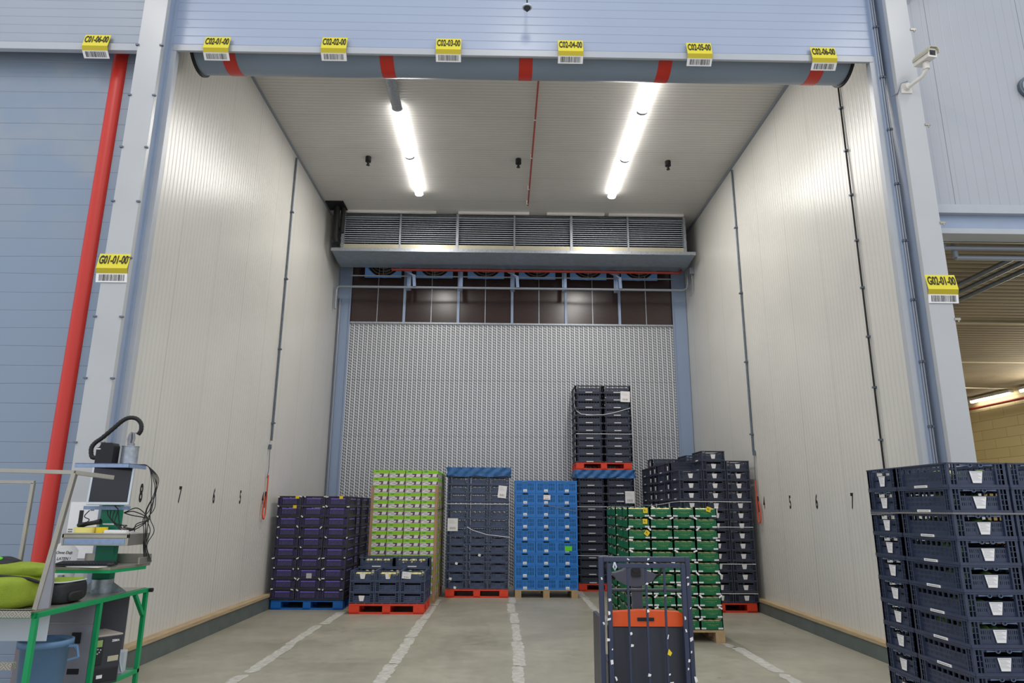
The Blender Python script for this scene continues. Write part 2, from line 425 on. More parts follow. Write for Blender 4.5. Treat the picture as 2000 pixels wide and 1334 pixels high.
def text_mesh(body, size, mats='ink', name='lettering', parent=None, loc=(0,0,0), rot=(PI/2,0,0), shear=0., bold=.0, sx=1., fit=0, extrude=.0008, label=None):
    cu = bpy.data.curves.new(name, 'FONT'); cu.body = body; cu.size = size; cu.align_x = 'CENTER'; cu.align_y = 'CENTER'
    cu.shear = shear; cu.offset = bold; cu.extrude = extrude; cu.resolution_u = 3
    t = bpy.data.objects.new(name, cu); COL.objects.link(t)
    dg = bpy.context.evaluated_depsgraph_get(); me = bpy.data.meshes.new_from_object(t.evaluated_get(dg))
    bpy.data.objects.remove(t); bpy.data.curves.remove(cu)
    if fit: xs = [v.co.x for v in me.vertices]; sx = fit/(max(xs)-min(xs))
    me.transform(Matrix.Diagonal((sx, 1, 1, 1)))
    me.materials.clear(); me.materials.append(MATS[mats]); me.name = name
    o = bpy.data.objects.new(name, me); COL.objects.link(o); o.location = loc; o.rotation_euler = rot
    if parent: o.parent = parent
    if label: o['label'] = label
    return o
ORD = ['bottom', 'second', 'third', 'fourth', 'fifth', 'sixth', 'seventh', 'eighth', 'ninth', 'tenth', 'eleventh', 'twelfth', 'thirteenth', 'fourteenth', 'fifteenth', 'sixteenth', 'seventeenth']
def layer(i, n): return 'topmost' if i == n-1 else ('bottom' if i == 0 else ORD[i] + ' from bottom')
# ================================================================== SETTING
XL, XR, YB, ZC, YF = -3.92, 4.45, 15.85, 8.15, 6.8
struct('floor', B(-9, 13, -4, 20, -.2, 0), 'concrete_floor')
struct('wall_left', B(XL-.15, XL, 6.95, YB, 0, ZC), 'wall_white_y')
struct('wall_right', B(XR, XR+.15, 6.95, YB, 0, ZC), 'wall_white_y')
struct('ceiling', B(XL-.15, XR+.15, 6.95, YB+.2, ZC, ZC+.2), 'ceiling_white')
struct('wall_back', B(XL-.15, XR+.15, YB, YB+.2, 0, ZC), 'wall_white_y')
# grey cover strips where the walls meet ceiling and back wall
for n, (a, b, c, d, e, f) in enumerate([(XL, XL+.03, 7.3, YB, ZC-.03, ZC), (XR-.03, XR, 7.3, YB, ZC-.05, ZC)]):
    struct('trim_%d' % (n+1), B(a, b, c, d, e, f), 'conduit', 'grey corner strip between side wall and ceiling')
# facade over the opening, lintel and jamb angles
struct('wall_front', B(-3.79, 4.32, YF+.02, 6.88, 6.745, 9.4), 'facade_blue', 'pale blue ribbed cladding above the wide opening')
struct('wall_upper_left', B(-9, -3.98, YF+.02, 6.88, 6.73, 9.4), 'facade_grey', 'pale ribbed cladding above the closed door')
struct('trim_3', B(-3.75, 4.24, YF-.005, 6.83, 6.665, 6.745), 'white_trim', 'white angle edging the top of the opening', bevel=.004)
struct('trim_4', MB().box(-3.79, -3.71, YF, 6.88, 0, 6.74).box(-3.93, -3.79, 6.94, 7.02, 0, 8.2), 'white_trim', 'white edging down the left side of the opening', bevel=.003)
struct('trim_5', MB().box(4.20, 4.30, YF, 6.88, 0, 6.74).box(4.30, 4.5, 6.94, 7.02, 0, 8.2), 'white_trim', 'white edging down the right side of the opening', bevel=.003)
struct('trim_6', MB().box(-9, -4.02, YF-.005, 6.86, 6.655, 6.745), 'white_trim', 'white lintel above the closed door', bevel=.004)
struct('trim_7', MB().box(-3.80, -3.765, YF-.03, YF+.1, 0, 9.4).box(4.262, 4.30, YF-.03, YF+.1, 0, 9.4), 'frame_blue_grey', 'grey upright cover strips beside the opening')
# columns
def column(name, x0, x1, label, clips):
    m = MB().box(x0, x1, 6.6, 6.66, 0, 9.4, 0).box(x0+.02, x1-.02, 6.66, 7.0, 0, 9.4, 1)
    o = struct(name, m, ['column_white', 'frame_blue_grey'], label, bevel=.004)
    for z in clips:
        for x in (x0, x1):
            B(x-.018, x+.018, 6.585, 6.612, z-.008, z+.008).build('clip', 'galv_dark', o)
    return o
colL = column('trim_8', -4.03, -3.77, 'white column left of the opening', [1.0+.62*i for i in range(11)])
colR = column('trim_9', 4.35, 4.60, 'white column right of the opening', [])
for z in (2.0, 3.55, 4.6, 5.75, 6.95):
    MB().box(4.59, 4.65, 6.59, 6.605, z-.012, z+.012).tube([(4.63, 6.597, z-.03), (4.63, 6.597, z+.012)], .008).build('bolt', 'steel', colR)
# closed curtain door on the left
d1 = struct('door_1', B(-9, -4.0, 7.06, 7.12, 0, 7.3), 'door_curtain', 'closed blue grey curtain door with a broad red stripe')
prof = []
for i in range(13):
    a = PI*i/12; prof.append((-4.48 + .085*math.cos(a), 7.07 - .06*math.sin(a)))
struct('red_stripe', MB().prism(prof, 0, 7.2, 'xy', 0, True), 'red_pvc', 'red stripe', d1)
# wall of the hall right of the opening, lintel, room behind
struct('wall_right_front', B(4.5, 9.5, YF+.02, 7.0, 4.86, 9.4), 'facade_right', 'pale ribbed wall above the side opening')
struct('trim_10', MB().box(4.5, 9.5, YF-.02, 7.0, 4.80, 4.90, 0).box(4.5, 9.5, YF+.05, 7.0, 4.62, 4.80, 1).box(4.5, 9.5, YF-.02, 7.02, 4.56, 4.62, 0).box(4.5, 9.5, 7.0, 7.06, 4.56, 4.7, 2),
       ['white_trim', 'frame_blue_grey', 'cream_metal'], 'white lintel beam above the side opening', bevel=.003)
struct('ceiling_side_room', B(4.75, 13.1, 7.06, 20, 4.65, 4.8), 'room_ceiling')
struct('wall_side_room_right', B(12.9, 13.1, 7.0, 20, 0, 4.65), 'block_wall')
struct('wall_side_room_back', B(4.75, 12.9, 19.0, 19.2, 0, 4.65), 'block_wall')
struct('wall_side_room_left', B(4.62, 4.75, 7.0, 20, 0, 4.6), 'wall_white_y')
# kerbs with timber ledge
struct('baseboard_left', MB().box(XL, -3.815, 7.1, YB-.1, 0, .2, 0).box(XL, -3.80, 7.1, YB-.1, .2, .245, 1), ['kerb_grey', 'wood_ledge'], 'grey kerb with timber ledge along the left wall', bevel=.004)
struct('baseboard_right', MB().box(4.345, XR, 7.1, YB-.1, 0, .17, 0).box(4.335, XR, 7.1, YB-.1, .17, .215, 1), ['kerb_grey', 'wood_ledge'], 'grey kerb with timber ledge along the right wall', bevel=.004)

# ------------------------------------------------------------------ back partition: slotted sheets, plywood, strips
yp = 15.75
struct('wall_back_slotted', B(-3.62, 4.12, yp, yp+.03, 0, 5.9), 'slotted_sheet', 'slotted galvanised sheet partition in front of the back wall')
struct('trim_11', MB().box(-3.91, -3.62, yp-.03, yp, 0, 7.3).box(-3.63, -3.60, yp-.06, yp-.03, 0, 7.3), 'tread_strip', 'patterned galvanised strip left of the partition')
struct('trim_12', MB().box(4.12, 4.44, yp-.03, yp, 0, 7.3).box(4.10, 4.13, yp-.06, yp-.03, 0, 7.3), 'tread_strip', 'patterned galvanised strip right of the partition')
struct('trim_13', B(-3.62, 4.12, yp-.04, yp+.03, 5.9, 5.94), 'galv', 'thin ledge on top of the slotted sheets')
nb = 12; w = 7.74/nb
for i in range(nb):
    x = -3.62 + w*i
    side = 'leftmost' if i == 0 else 'rightmost' if i == nb-1 else ORD[i] + ' from left'
    tag(B(x+.008, x+w-.008, yp+.02, yp+.04, 5.94, 7.5).build('plywood_panel', 'plywood_brown'),
        'dark brown plywood panel below the cooler, %s of the twelve' % side, 'panel', 'plywood panels')
for i in range(1, nb):
    x = -3.62 + w*i
    if i % 2 == 0:
        tag(MB().box(x-.03, x+.03, yp-.03, yp+.012, 5.94, 7.5).build('upright_rail', 'tread_strip'),
            'perforated galvanised rail between plywood panels, %s from left' % ORD[i//2-1].replace('bottom', 'first'), 'rail', 'perforated rails')
    else:
        tag(MB().box(x-.009, x+.009, yp, yp+.015, 5.94, 7.5).build('cover_strip', 'galv'),
            'thin pale strip over a plywood joint, %s from left' % ORD[i//2].replace('bottom', 'first'), 'strip', 'pale joint strips')

# ------------------------------------------------------------------ evaporator cooler
ev = thing('evaporator_cooler', 'long galvanised evaporator cooler hung below the ceiling at the back', 'cooler', (.27, 15, ZC))
def E_(mb, n, m, lab=None, bevel=0., parent=ev, base=(.27, 15, ZC)):
    for i, p in enumerate(mb.v): mb.v[i] = (p[0]-base[0], p[1]-base[1], p[2]-base[2])
    o = mb.build(n, m, parent, bevel=bevel)
    if lab: o['label'] = lab
    return o
x0, x1 = -3.58, 4.12; bw = (x1-x0)/6
f = MB().box(x0, x1, 14.4, 14.46, 8.03, 8.08).box(x0, x1, 14.4, 14.43, 7.26, 7.30)
for i in range(7):
    x = x0 + bw*i; t = .028 if i in (0, 2, 4, 6) else .018
    f.box(x-t, x+t, 14.37, 14.45, 7.24, 8.12)
f.box(x0, x1, 14.4, 15.3, 8.06, 8.09)
E_(f, 'frame', 'galv')
E_(MB().box(x0, x1, 14.60, 15.25, 7.26, 8.06), 'coil_block', 'fan_dark', 'dark finned coil block')
tb = MB()
for k in range(13):
    z = 7.40 + k*.051; tb.tube([(x0, 14.47, z), (x1, 14.47, z)], .0105, 6)
E_(tb, 'coil_tubes', 'silver_plastic')
fin = MB()
for k in range(220):
    x = x0 + .03 + k*(x1-x0-.06)/219; fin.box(x-.0015, x+.0015, 14.49, 14.60, 7.32, 8.03)
E_(fin, 'fins', 'fan_dark')
E_(MB().box(x0+.03, x1-.03, 14.385, 14.41, 7.27, 7.375), 'front_strip', 'cream_metal', 'cream metal strip along the bottom')
for xs, sg in ((x0, -1), (x1, 1)):
    for k in range(4):
        zc = 7.42 + .165*k
        u = MB()
        for q in range(3):
            r = .028 + .016*q
            u.tube([(xs+sg*(.02+r*1.1*math.sin(a)), 14.47+.05*q, zc+r*math.cos(a)*1.15) for a in [PI*t/8 for t in range(9)]], .008, 6)
        E_(u, 'return_bend', 'steel')
tr = MB().prism([(14.3, 7.235), (14.3, 7.18), (14.95, 7.12), (15.25, 7.13), (15.25, 7.16), (14.95, 7.15), (14.33, 7.2), (14.33, 7.235)], -3.78, 4.31, 'yz')
tray = E_(tr, 'drip_tray', 'galv_tray', bevel=.002)
lip = MB().box(-3.79, 4.32, 14.28, 14.30, 7.17, 7.245)
for k in range(22): lip.tube([(-3.6+k*.36, 14.27, 7.21), (-3.6+k*.36, 14.28, 7.21)], .012, 6)
E_(lip, 'tray_lip', 'galv')
for i in range(6):
    cx = -3.62+.86 + i*1.205 - .0
    cx = -2.80 + i*1.21
    zc = 7.34
    pl = MB()
    n = 32; rr = .405; hw, hh = .43, .43
    ring = [(cx+rr*math.cos(2*PI*k/n), zc+rr*math.sin(2*PI*k/n)) for k in range(n)]
    outer = []
    for k in range(n):
        a = 2*PI*k/n; c_, s_ = math.cos(a), math.sin(a); q = min(hw/abs(c_) if abs(c_) > 1e-6 else 9, hh/abs(s_) if abs(s_) > 1e-6 else 9)
        outer.append((cx+q*c_, zc+q*s_))
    vs = [(u, 15.32, v) for u, v in ring] + [(u, 15.32, v) for u, v in outer] + [(cx+(u-cx)*.93, 15.5, zc+(v-zc)*.93) for u, v in ring]
    pl.add(vs, [(k, (k+1) % n, (k+1) % n+n, k+n) for k in range(n)]); pl.add(vs, [(k, k+2*n, (k+1) % n+2*n, (k+1) % n) for k in range(n)], 0, True)
    fan = E_(pl, 'fan_housing', 'fan_blue', bevel=0)
    g = MB()
    for q in (.34, .27, .2, .13): g.tube([(cx+q*math.cos(2*PI*k/24), 15.34, zc+q*math.sin(2*PI*k/24)) for k in range(25)], .004, 5, 0, False)
    for k in range(3):
        a = PI/6 + k*PI/3; g.tube([(cx-.36*math.cos(a), 15.335, zc-.36*math.sin(a)), (cx+.36*math.cos(a), 15.335, zc+.36*math.sin(a))], .007, 5)
    gg = E_(g, 'fan_guard', 'steel', parent=fan)
    h = MB().tube([(cx, 15.36, zc), (cx, 15.46, zc)], .1, 16)
    for k in range(5):
        a = 2*PI*k/5; c_, s_ = math.cos(a), math.sin(a)
        h.add([(cx+.09*c_-.04*s_, 15.38, zc+.09*s_+.04*c_), (cx+.09*c_+.05*s_, 15.43, zc+.09*s_-.05*c_), (cx+.33*c_+.12*s_, 15.45, zc+.33*s_-.12*c_), (cx+.33*c_-.08*s_, 15.38, zc+.33*s_+.08*c_)], [(0,1,2,3)])
    E_(h, 'fan_rotor', 'fan_dark', parent=fan)
# frame under the unit
tag(MB().box(-3.55, 4.05, 15.28, 15.31, 6.93, 6.955).build('angle_bar', 'galv'), 'thin galvanised angle bar just below the cooler fans', 'bar')
for i, x in enumerate((-2.16, -.95, .27, 1.49, 2.71)):
    tag(MB().box(x-.03, x+.03, 15.26, 15.34, 6.6, 7.12).box(x-.07, x-.03, 15.3, 15.34, 6.6, 7.1).build('hanger_post', 'galv_blue'),
        'upright blue grey post below the cooler, %s from left' % ORD[i].replace('bottom', 'first'), 'post', 'posts under the cooler')
pp = MB().tube([(-3.84, 15.2, 6.1), (-3.84, 15.2, 6.56), (-3.82, 15.2, 6.62), (-3.76, 15.2, 6.64), (4.25, 15.2, 6.64), (4.33, 15.2, 6.68), (4.36, 15.2, 6.8), (4.36, 15.2, 7.0)], .03, 10)
tag(pp.build('drain_pipe', 'conduit'), 'grey horizontal pipe running across below the cooler', 'pipe')
tag(MB().tube([(-3.86, 15.7, 6.5), (-3.86, 15.7, .3)], .03, 8).build('downpipe', 'conduit'), 'grey upright pipe in the left back corner', 'pipe')
tag(MB().tube([(-2.55, 15.0, 7.0), (3.95, 15.0, 7.0), (4.08, 15.0, 6.99), (4.18, 15.05, 7.06), (4.2, 15.2, 7.1)], .032, 10).build('sprinkler_pipe', 'red_pipe'), 'dull red horizontal pipe just below the cooler tray', 'pipe')
for i, x in enumerate((-2.05, .35, 2.75)):
    tag(MB().bar((x-.3, 15.1, 7.06), (x, 15.12, 6.9), .05, .03).bar((x, 15.12, 6.92), (x+.02, 15.15, 6.65), .07, .03).build('pipe_bracket', 'galv_blue'),
        'bent grey bracket holding the pipe below the cooler, %s' % ('left', 'middle', 'right')[i], 'bracket', 'pipe brackets')
hp = thing('insulated_pipe', 'black insulated pipe with square ceiling plate left of the cooler', 'pipe', (-3.68, 14.12, ZC))
MB().tube([(0, 0, 0), (0, 0, -.75), (.04, -.02, -.88)], .07, 12).tube([(.13, 0.05, 0), (.13, .05, -.6)], .05, 12).build('pipe', 'rubber', hp)
B(-.19, .2, -.3, .16, -.02, 0).build('ceiling_plate', 'rubber', hp)
for i, (a, b) in enumerate(((-3.5, -1.5), (-1.0, .6), (1.0, 1.0+1.3), (2.4, 4.1))):
    tag(B(a, b, 14.28, 14.34, ZC-.05, ZC).build('batten', 'carton_white'), 'white batten on the ceiling over the cooler, %s' % ('leftmost', 'second from left', 'second from right', 'rightmost')[i], 'batten', 'ceiling battens')
tag(MB().box(4.34, 4.45, 14.9, 15.02, 6.95, 7.1).tube([(4.4, 14.96, 6.95), (4.41, 14.96, 6.6), (4.38, 15.05, 6.45)], .012, 6).build('junction_box', 'conduit'), 'small grey box with cable on right wall by the cooler', 'box')

# ------------------------------------------------------------------ ceiling fixtures of the cold room
def fixture(x, y0, y1, lit, label):
    t = thing('strip_light', label, 'light', (x, (y0+y1)/2, ZC), group='ceiling strip lights')
    L = (y1-y0)/2 - .012
    MB().box(-.05, .05, -L, L, -.045, 0).box(-.035, .035, -L, L, -.07, -.045).build('housing', 'silver_plastic', t)
    pr = [(.085*math.cos(a), -.075 - .055*math.sin(a)) for a in [PI*k/10 for k in range(11)]]
    pr = [(u, v) for u, v in pr]
    if lit:
        MB().prism(pr, -L, L, 'xz', 0, True).build('diffuser', 'tube_lit', t)
        for s in (-1, 1): MB().prism([(u*1.06, v*1.02) for u, v in pr], s*L-.02, s*L+.02, 'xz').build('end_cap', 'silver_plastic', t)
        l = area('lamp_light', (x, (y0+y1)/2, ZC-.145), (0, 0, 0), .15, L*2, 38, (1., .97, .92)); l.data.spread = PI
    else:
        MB().prism(pr, -L, L, 'xz', 0, True).build('diffuser', 'galv', t)
    return t
fixture(-1.76, 8.5, 10.09, False, 'unlit grey strip light nearest in the left row on the ceiling')
fixture(-1.76, 10.09, 11.7, True, 'glowing strip light, middle of the left row on the ceiling')
fixture(-1.76, 11.7, 13.31, True, 'glowing strip light, farthest of the left row on the ceiling')
fixture(2.30, 8.5, 10.09, True, 'glowing strip light nearest in the right row on the ceiling')
fixture(2.30, 10.09, 11.7, True, 'glowing strip light, middle of the right row on the ceiling')
fixture(2.30, 11.7, 13.31, True, 'glowing strip light, farthest of the right row on the ceiling')
for x, s in ((-2.57, 'left'), (.29, 'middle'), (3.16, 'right')):
    t = thing('ceiling_detector', 'small black detector on the cold room ceiling, %s of three' % s, 'detector', (x, 11.88, ZC), group='black ceiling detectors')
    MB().tube([(0,0,0), (0,0,-.1)], .055, 14).build('cup', 'rubber', t)
    MB().tube([(0,0,-.1), (0,0,-.17)], .022, 8).tube([(0,0,-.165), (0,0,-.175)], .035, 10).build('nozzle', 'black_plastic', t)
rp = thing('ceiling_pipe', 'thin red pipe running along the middle of the ceiling', 'pipe', (.53, 11.3, ZC-.06))
MB().tube([(0, -2.9, 0), (.02, 2.5, 0)], .016, 8).build('pipe', 'red_pipe', rp)
for y in (-2.2, -.9, .4, 1.7, 2.4): MB().box(-.02, .02, y-.012, y+.012, -.02, .06).build('clip', 'paper', rp)

# ------------------------------------------------------------------ rolled-up door drum
dr = thing('rolled_door', 'rolled-up blue grey curtain door with red bands behind the lintel', 'door', (.24, 7.21, 6.98))
RD = .285
MB().tube([(-3.86, 0, 0), (3.86, 0, 0)], RD, 48).build('rolled_curtain', 'drum_grey' if 'drum_grey' in MATS else 'door_curtain', dr)
for x in (-3.22, -1.38, .255, 1.9, 3.72):
    MB().tube([(x-.24-.08, 0, 0), (x-.24+.08, 0, 0)], RD+.003, 48).build('red_band', 'red_pvc', dr)
for s in (-1, 1):
    MB().tube([(s*3.86, 0, 0), (s*3.89, 0, 0)], RD+.025, 48).build('end_ring', 'rubber', dr)
    MB().tube([(s*3.89, 0, 0), (s*3.95, 0, 0)], .04, 12).build('axle', 'galv_dark', dr)

# ------------------------------------------------------------------ location signs
def sign(txt, x, y, z, label, w=.285, low=False):
    t = thing('location_sign', label, 'sign', (x, y, z), group='yellow location signs')
    h1, h2, h3 = .165, .05, .06                     # lettered leaf, fold strip, barcode leaf
    a = .035
    p0, p1 = Vector((0, 0, 0)), Vector((0, -a, -h1)); p2 = Vector((0, -a+.018, -h1-h2)); p3 = Vector((0, -a+(.03 if low else .075), -h1-h2-h3-(.03 if low else 0)))
    def leaf(A, Bb, m, n, th=.003):
        A, Bb = Vector(A), Vector(Bb); return MB().add([(-w/2, A.y, A.z), (w/2, A.y, A.z), (w/2, Bb.y, Bb.z), (-w/2, Bb.y, Bb.z), (-w/2, A.y+th, A.z), (w/2, A.y+th, A.z), (w/2, Bb.y+th, Bb.z), (-w/2, Bb.y+th, Bb.z)],
            [(3,2,1,0),(4,5,6,7),(0,1,5,4),(2,3,7,6),(1,2,6,5),(3,0,4,7)]).build(n, m, t)
    leaf(p0, p1, 'sign_yellow', 'plate'); leaf(p1, p2, 'sign_yellow_dark', 'fold'); leaf(p2, p3, 'paper', 'barcode_leaf')
    ang = math.atan2(a, h1)
    mid = (p0+p1)/2; text_mesh(txt, .135, 'ink', 'lettering', t, (0, mid.y-.003, mid.z+.008), (PI/2 - ang, 0, 0), bold=.0025, fit=w*.92)
    q = MB(); rr = random.Random(txt); xx = -w/2+.03
    d = (p3-p2); nrm = Vector((0, -d.z, d.y)).normalized()*-1
    if nrm.y > 0: nrm = -nrm
    while xx < w/2-.03:
        ww = rr.choice((.0022, .0035, .006)); 
        a_ = p2 + d*.12 + nrm*.002; b_ = p2 + d*.84 + nrm*.002
        q.add([(xx, a_.y, a_.z), (xx+ww, a_.y, a_.z), (xx+ww, b_.y, b_.z), (xx, b_.y, b_.z)], [(3,2,1,0)])
        xx += ww + rr.choice((.003, .005, .0075))
    q.build('barcode', 'ink', t)
    return t
sign('C01-06-00', -4.60, 6.785, 6.84, 'yellow sign C01-06-00 on the lintel of the closed left door')
for txt, x, zz in (('C02-01-00', -3.25, 6.84), ('C02-02-00', -1.93, 6.86), ('C02-03-00', -.635, 6.87), ('C02-04-00', .755, 6.875), ('C02-05-00', 2.23, 6.87), ('C02-06-00', 3.66, 6.84)):
    sign(txt, x, 6.785, zz, 'yellow sign %s on the lintel above the opening' % txt)
sign('G01-01-00', -3.92, 6.595, 4.14, 'yellow sign G01-01-00 on the white left column', w=.31, low=True)
sign('G02-01-00', 4.50, 6.595, 4.02, 'yellow sign G02-01-00 on the white right column', w=.31, low=True)

# ------------------------------------------------------------------ wall numbers
for s, y in (('8', 7.72), ('7', 8.65), ('6', 9.68), ('5', 10.66), ('4', 11.67)):
    o = text_mesh(s, .27, 'ink', 'wall_number', None, (XL+.002, y, 1.785), (PI/2, 0, PI/2), bold=.007, sx=.52)
    tag(o, 'black number %s on the left cold room wall' % s, 'number', 'left wall numbers')
for s, y in (('7', 8.78), ('6', 9.78), ('5', 10.68), ('4', 11.74)):
    o = text_mesh(s, .27, 'ink', 'wall_number', None, (XR-.002, y, 1.765), (PI/2, 0, -PI/2), bold=.007, sx=.52)
    tag(o, 'black number %s on the right cold room wall' % s, 'number', 'right wall numbers')

# ------------------------------------------------------------------ conduits and cords
def conduit(name, x, y, z0, z1, r, m, label, step=1.0, sx=1):
    t = thing(name, label, 'conduit', (x, y, z0))
    MB().tube([(0,0,0), (0,0,z1-z0)], r, 8).build('pipe', m, t)
    z = .3
    while z < z1-z0:
        MB().box(-r*1.8, r*1.8, -r*1.8, r*1.8, z-.012, z+.012).build('clip', 'galv_dark', t); z += step
    return t
conduit('cable_conduit', XL+.025, 11.78, 2.75, ZC-.1, .018, 'galv_dark', 'slim grey conduit down the left cold room wall', 1.3)
conduit('cable_conduit', XR-.025, 12.0, 2.65, ZC-.1, .018, 'galv_dark', 'slim grey conduit down the right cold room wall farther in', 1.3)
conduit('cable_conduit', XR-.02, 7.93, .3, 7.95, .011, 'rubber', 'long black cable down the right wall near the opening', .62)
for dx, s in ((0, 'left'), (.024, 'right')):
    conduit('hall_conduit', 4.285+dx, 6.755, .2, 9.3, .0085, 'conduit', 'grey conduit beside the right jamb, %s of the pair' % s, .66)
def cord(x, y, z, sg, label):
    t = thing('pull_cord', label, 'cord', (x, y, z))
    MB().tube([(0, 0, 0), (sg*.01, 0, -.35), (0, -.02*sg, -.5)], .006, 6).box(-.02, .02, -.02, .02, -.02, .06).build('chain', 'galv_dark', t)
    pts = [(sg*.012, .0, -.45), (sg*.012, .015, -.8), (sg*.014, .01, -1.02)] + [(sg*.015, -.06+.07*math.cos(a), -1.05+.11*math.sin(a)) for a in [-PI*k/8 for k in range(9)]] + [(sg*.015, -.12, -.95), (sg*.015, -.09, -.8)]
    MB().tube(pts, .011, 8).build('cord', 'orange_cord', t)
    MB().tube([(sg*.02, -.07, -.72), (sg*.02, -.1, -.98)], .012, 6).build('hook', 'rubber', t)
cord(XL+.03, 11.72, 2.62, 1, 'orange pull cord hanging in a loop on the left wall')
cord(XR-.03, 11.95, 2.60, -1, 'orange pull cord hanging in a loop on the right wall')

# ------------------------------------------------------------------ CCTV camera
cc = thing('security_camera', 'white security camera on a bracket on the right column', 'camera', (4.47, 6.6, 6.19))
MB().box(-.09, .03, -.012, 0, -.06, .06).tube([(-.03, -.012, 0), (-.03, -.06, 0)], .035, 12).build('wall_plate', 'cctv_white', cc)
MB().tube([(-.03, -.05, -.01), (.04, -.2, .02), (.06, -.25, .08)], .022, 10).tube([(.06, -.25, .07), (.06, -.25, .15)], .032, 10).build('arm', 'cctv_white', cc)
hd = thing('housing_pivot', None, None); COL.objects.unlink(hd); bpy.data.objects.remove(hd)
bod = MB().prism([(-.062, -.055), (.062, -.055), (.068, .035), (.045, .07), (-.045, .07), (-.068, .035)], -.14, .13, 'xz').build('body', 'cctv_white', cc, (.055, -.25, .20), (.1, 0, .14), bevel=.006)
MB().prism([(-.078, .0), (-.076, .04), (-.052, .082), (.052, .082), (.076, .04), (.078, 0), (.07, 0), (.068, .037), (.047, .074), (-.047, .074), (-.068, .037), (-.07, 0)], -.17, .13, 'xz').build('sunshield', 'cream_metal', cc, (.055, -.25, .20), (.1, 0, .14))
for _o in list(bpy.data.objects):
    if _o.parent == cc and _o.name.split('.')[0] in ('body', 'sunshield'): _o.scale = (.82, .8, .8)
MB().box(-.042, .042, -.1425, -.139, -.03, .04).tube([(0, -.146, 0), (0, -.139, 0)], .02, 14).build('lens_window', 'screen', bod)
MB().tube([(-.14, .1, 6.1-6.13), (-.13, .0, -.06), (-.1, -.04, .04), (-.03, -.05, .06)], .007, 6).build('cable', 'conduit', cc)
# hanging sensor
hs = thing('hanging_sensor', 'small sensor hanging on a black cable above the opening', 'sensor', (.25, 6.55, 7.05))
MB().tube([(0,0,.06), (0,0,2.3)], .008, 6).box(-.01, .01, 0, .27, 2.28, 2.3).build('cable', 'rubber', hs)
MB().tube([(0,0,0), (0,0,.05), (0,0,.06)], .03, 10, radii=[.002, .04, .04]).build('cone', 'rubber', hs)
MB().tube([(0,0,.055), (0,0,.075)], .055, 14).build('cap', 'silver_plastic', hs)
# round disc on hall wall far right
dd = thing('round_vent', 'grey round fitting at the right edge on the hall wall', 'vent', (6.02, 6.82, 6.37))
MB().tube([(0,0,0), (0,-.04,0)], .14, 24).build('rim', 'galv_dark', dd); MB().tube([(0,-.04,0), (0,-.05,0)], .11, 24).build('cover', 'galv', dd)
tag(MB().bar((4.75, 6.7, 7.52), (4.95, 6.55, 7.75), .06, .05).build('bracket_arm', 'galv_dark'), 'dark metal arm above the right column', 'bracket')
# side room pipes and lamp
for i, (x, z) in enumerate(((5.9, 4.5), (6.1, 4.5), (6.33, 4.5))):
    tag(MB().tube([(x, 7.3, z), (x, 18.5, z)], .03, 10).build('ceiling_pipe_run', 'galv_dark'), 'dark pipe running back under the side room ceiling, %s of three' % ('left', 'middle', 'right')[i], 'pipe', 'side room pipes')
for i, (y, z) in enumerate(((7.12, 4.53), (7.16, 4.43))):
    tag(MB().tube([(4.95+.15*i, y, z), (11.5, y, z)], .028, 10).tube([(4.95+.15*i, y, z), (4.95+.15*i, y, 4.65)], .032, 8).build('cross_pipe', 'conduit'), 'grey pipe across the side room just behind the lintel, %s' % ('upper', 'lower')[i], 'pipe', 'side room cross pipes')
for y in (10.6, 13.6, 16.6):
    tag(B(4.75, 12.9, y, y+.05, 4.63, 4.65).build('ceiling_joint_strip', 'cream_metal'), 'pale joint strip across the side room ceiling, %s' % {10.6: 'nearest', 13.6: 'middle', 16.6: 'farthest'}[y], 'strip', 'side room joints')
for i, y in enumerate((15.6, 17.4)):
    t = thing('wall_light', 'glowing strip light at the top of the side room wall, %s' % ('nearer', 'farther')[i], 'light', (12.72, y, 4.55), group='side room lights')
    B(-.05, .08, -.75, .75, 0, .06).build('housing', 'silver_plastic', t); MB().tube([(0, -.72, -.03), (0, .72, -.03)], .03, 10).build('tube', 'room_tube', t)
area('lamp_light', (12.5, 13.5, 4.3), (0, .9, 0), .2, 3.5, 260, (1., .92, .76))
tag(MB().tube([(12.8, 8, 4.36), (12.8, 18.9, 4.36)], .035, 8).build('side_room_pipe', 'red_pipe'), 'red pipe along the side room block wall', 'pipe')

# ------------------------------------------------------------------ worn floor lines
for i, (x, y0, y1) in enumerate(((-2.6+.03, 5.0, 12.0), (-1.12, 5.0, 13.6), (.23, 5.0, 15.6), (1.66, 7, 15.0), (2.92, 5.0, 9.3))):
    m = MB(); rr = random.Random(i+3); y = y0; off = 0
    while y < y1:
        L = rr.uniform(.9, 1.6); e = min(y+L, y1); n = 22; off = rr.uniform(-.035, .035); wd = rr.uniform(.055, .075)
        L_, R_ = [], []
        for k in range(n+1):
            yy = y + (e-y)*k/n; edge = 0 if 0 < k < n else .03
            L_.append((x+off-wd+edge+rr.uniform(-.014, .014), yy+rr.uniform(-.01, .01), .002)); R_.append((x+off+wd-edge+rr.uniform(-.014, .014), yy+rr.uniform(-.01, .01), .002))
        m.add(L_+R_, [(k, k+n+1, k+n+2, k+1) for k in range(n)])
        y = e + (rr.uniform(.02, .12) if rr.random() < .6 else -.02)
    tag(m.build('floor_line', 'paint_line'), 'worn white line painted on the floor, %s from left' % ORD[i].replace('bottom', 'first'), 'floor marking', 'floor lines')
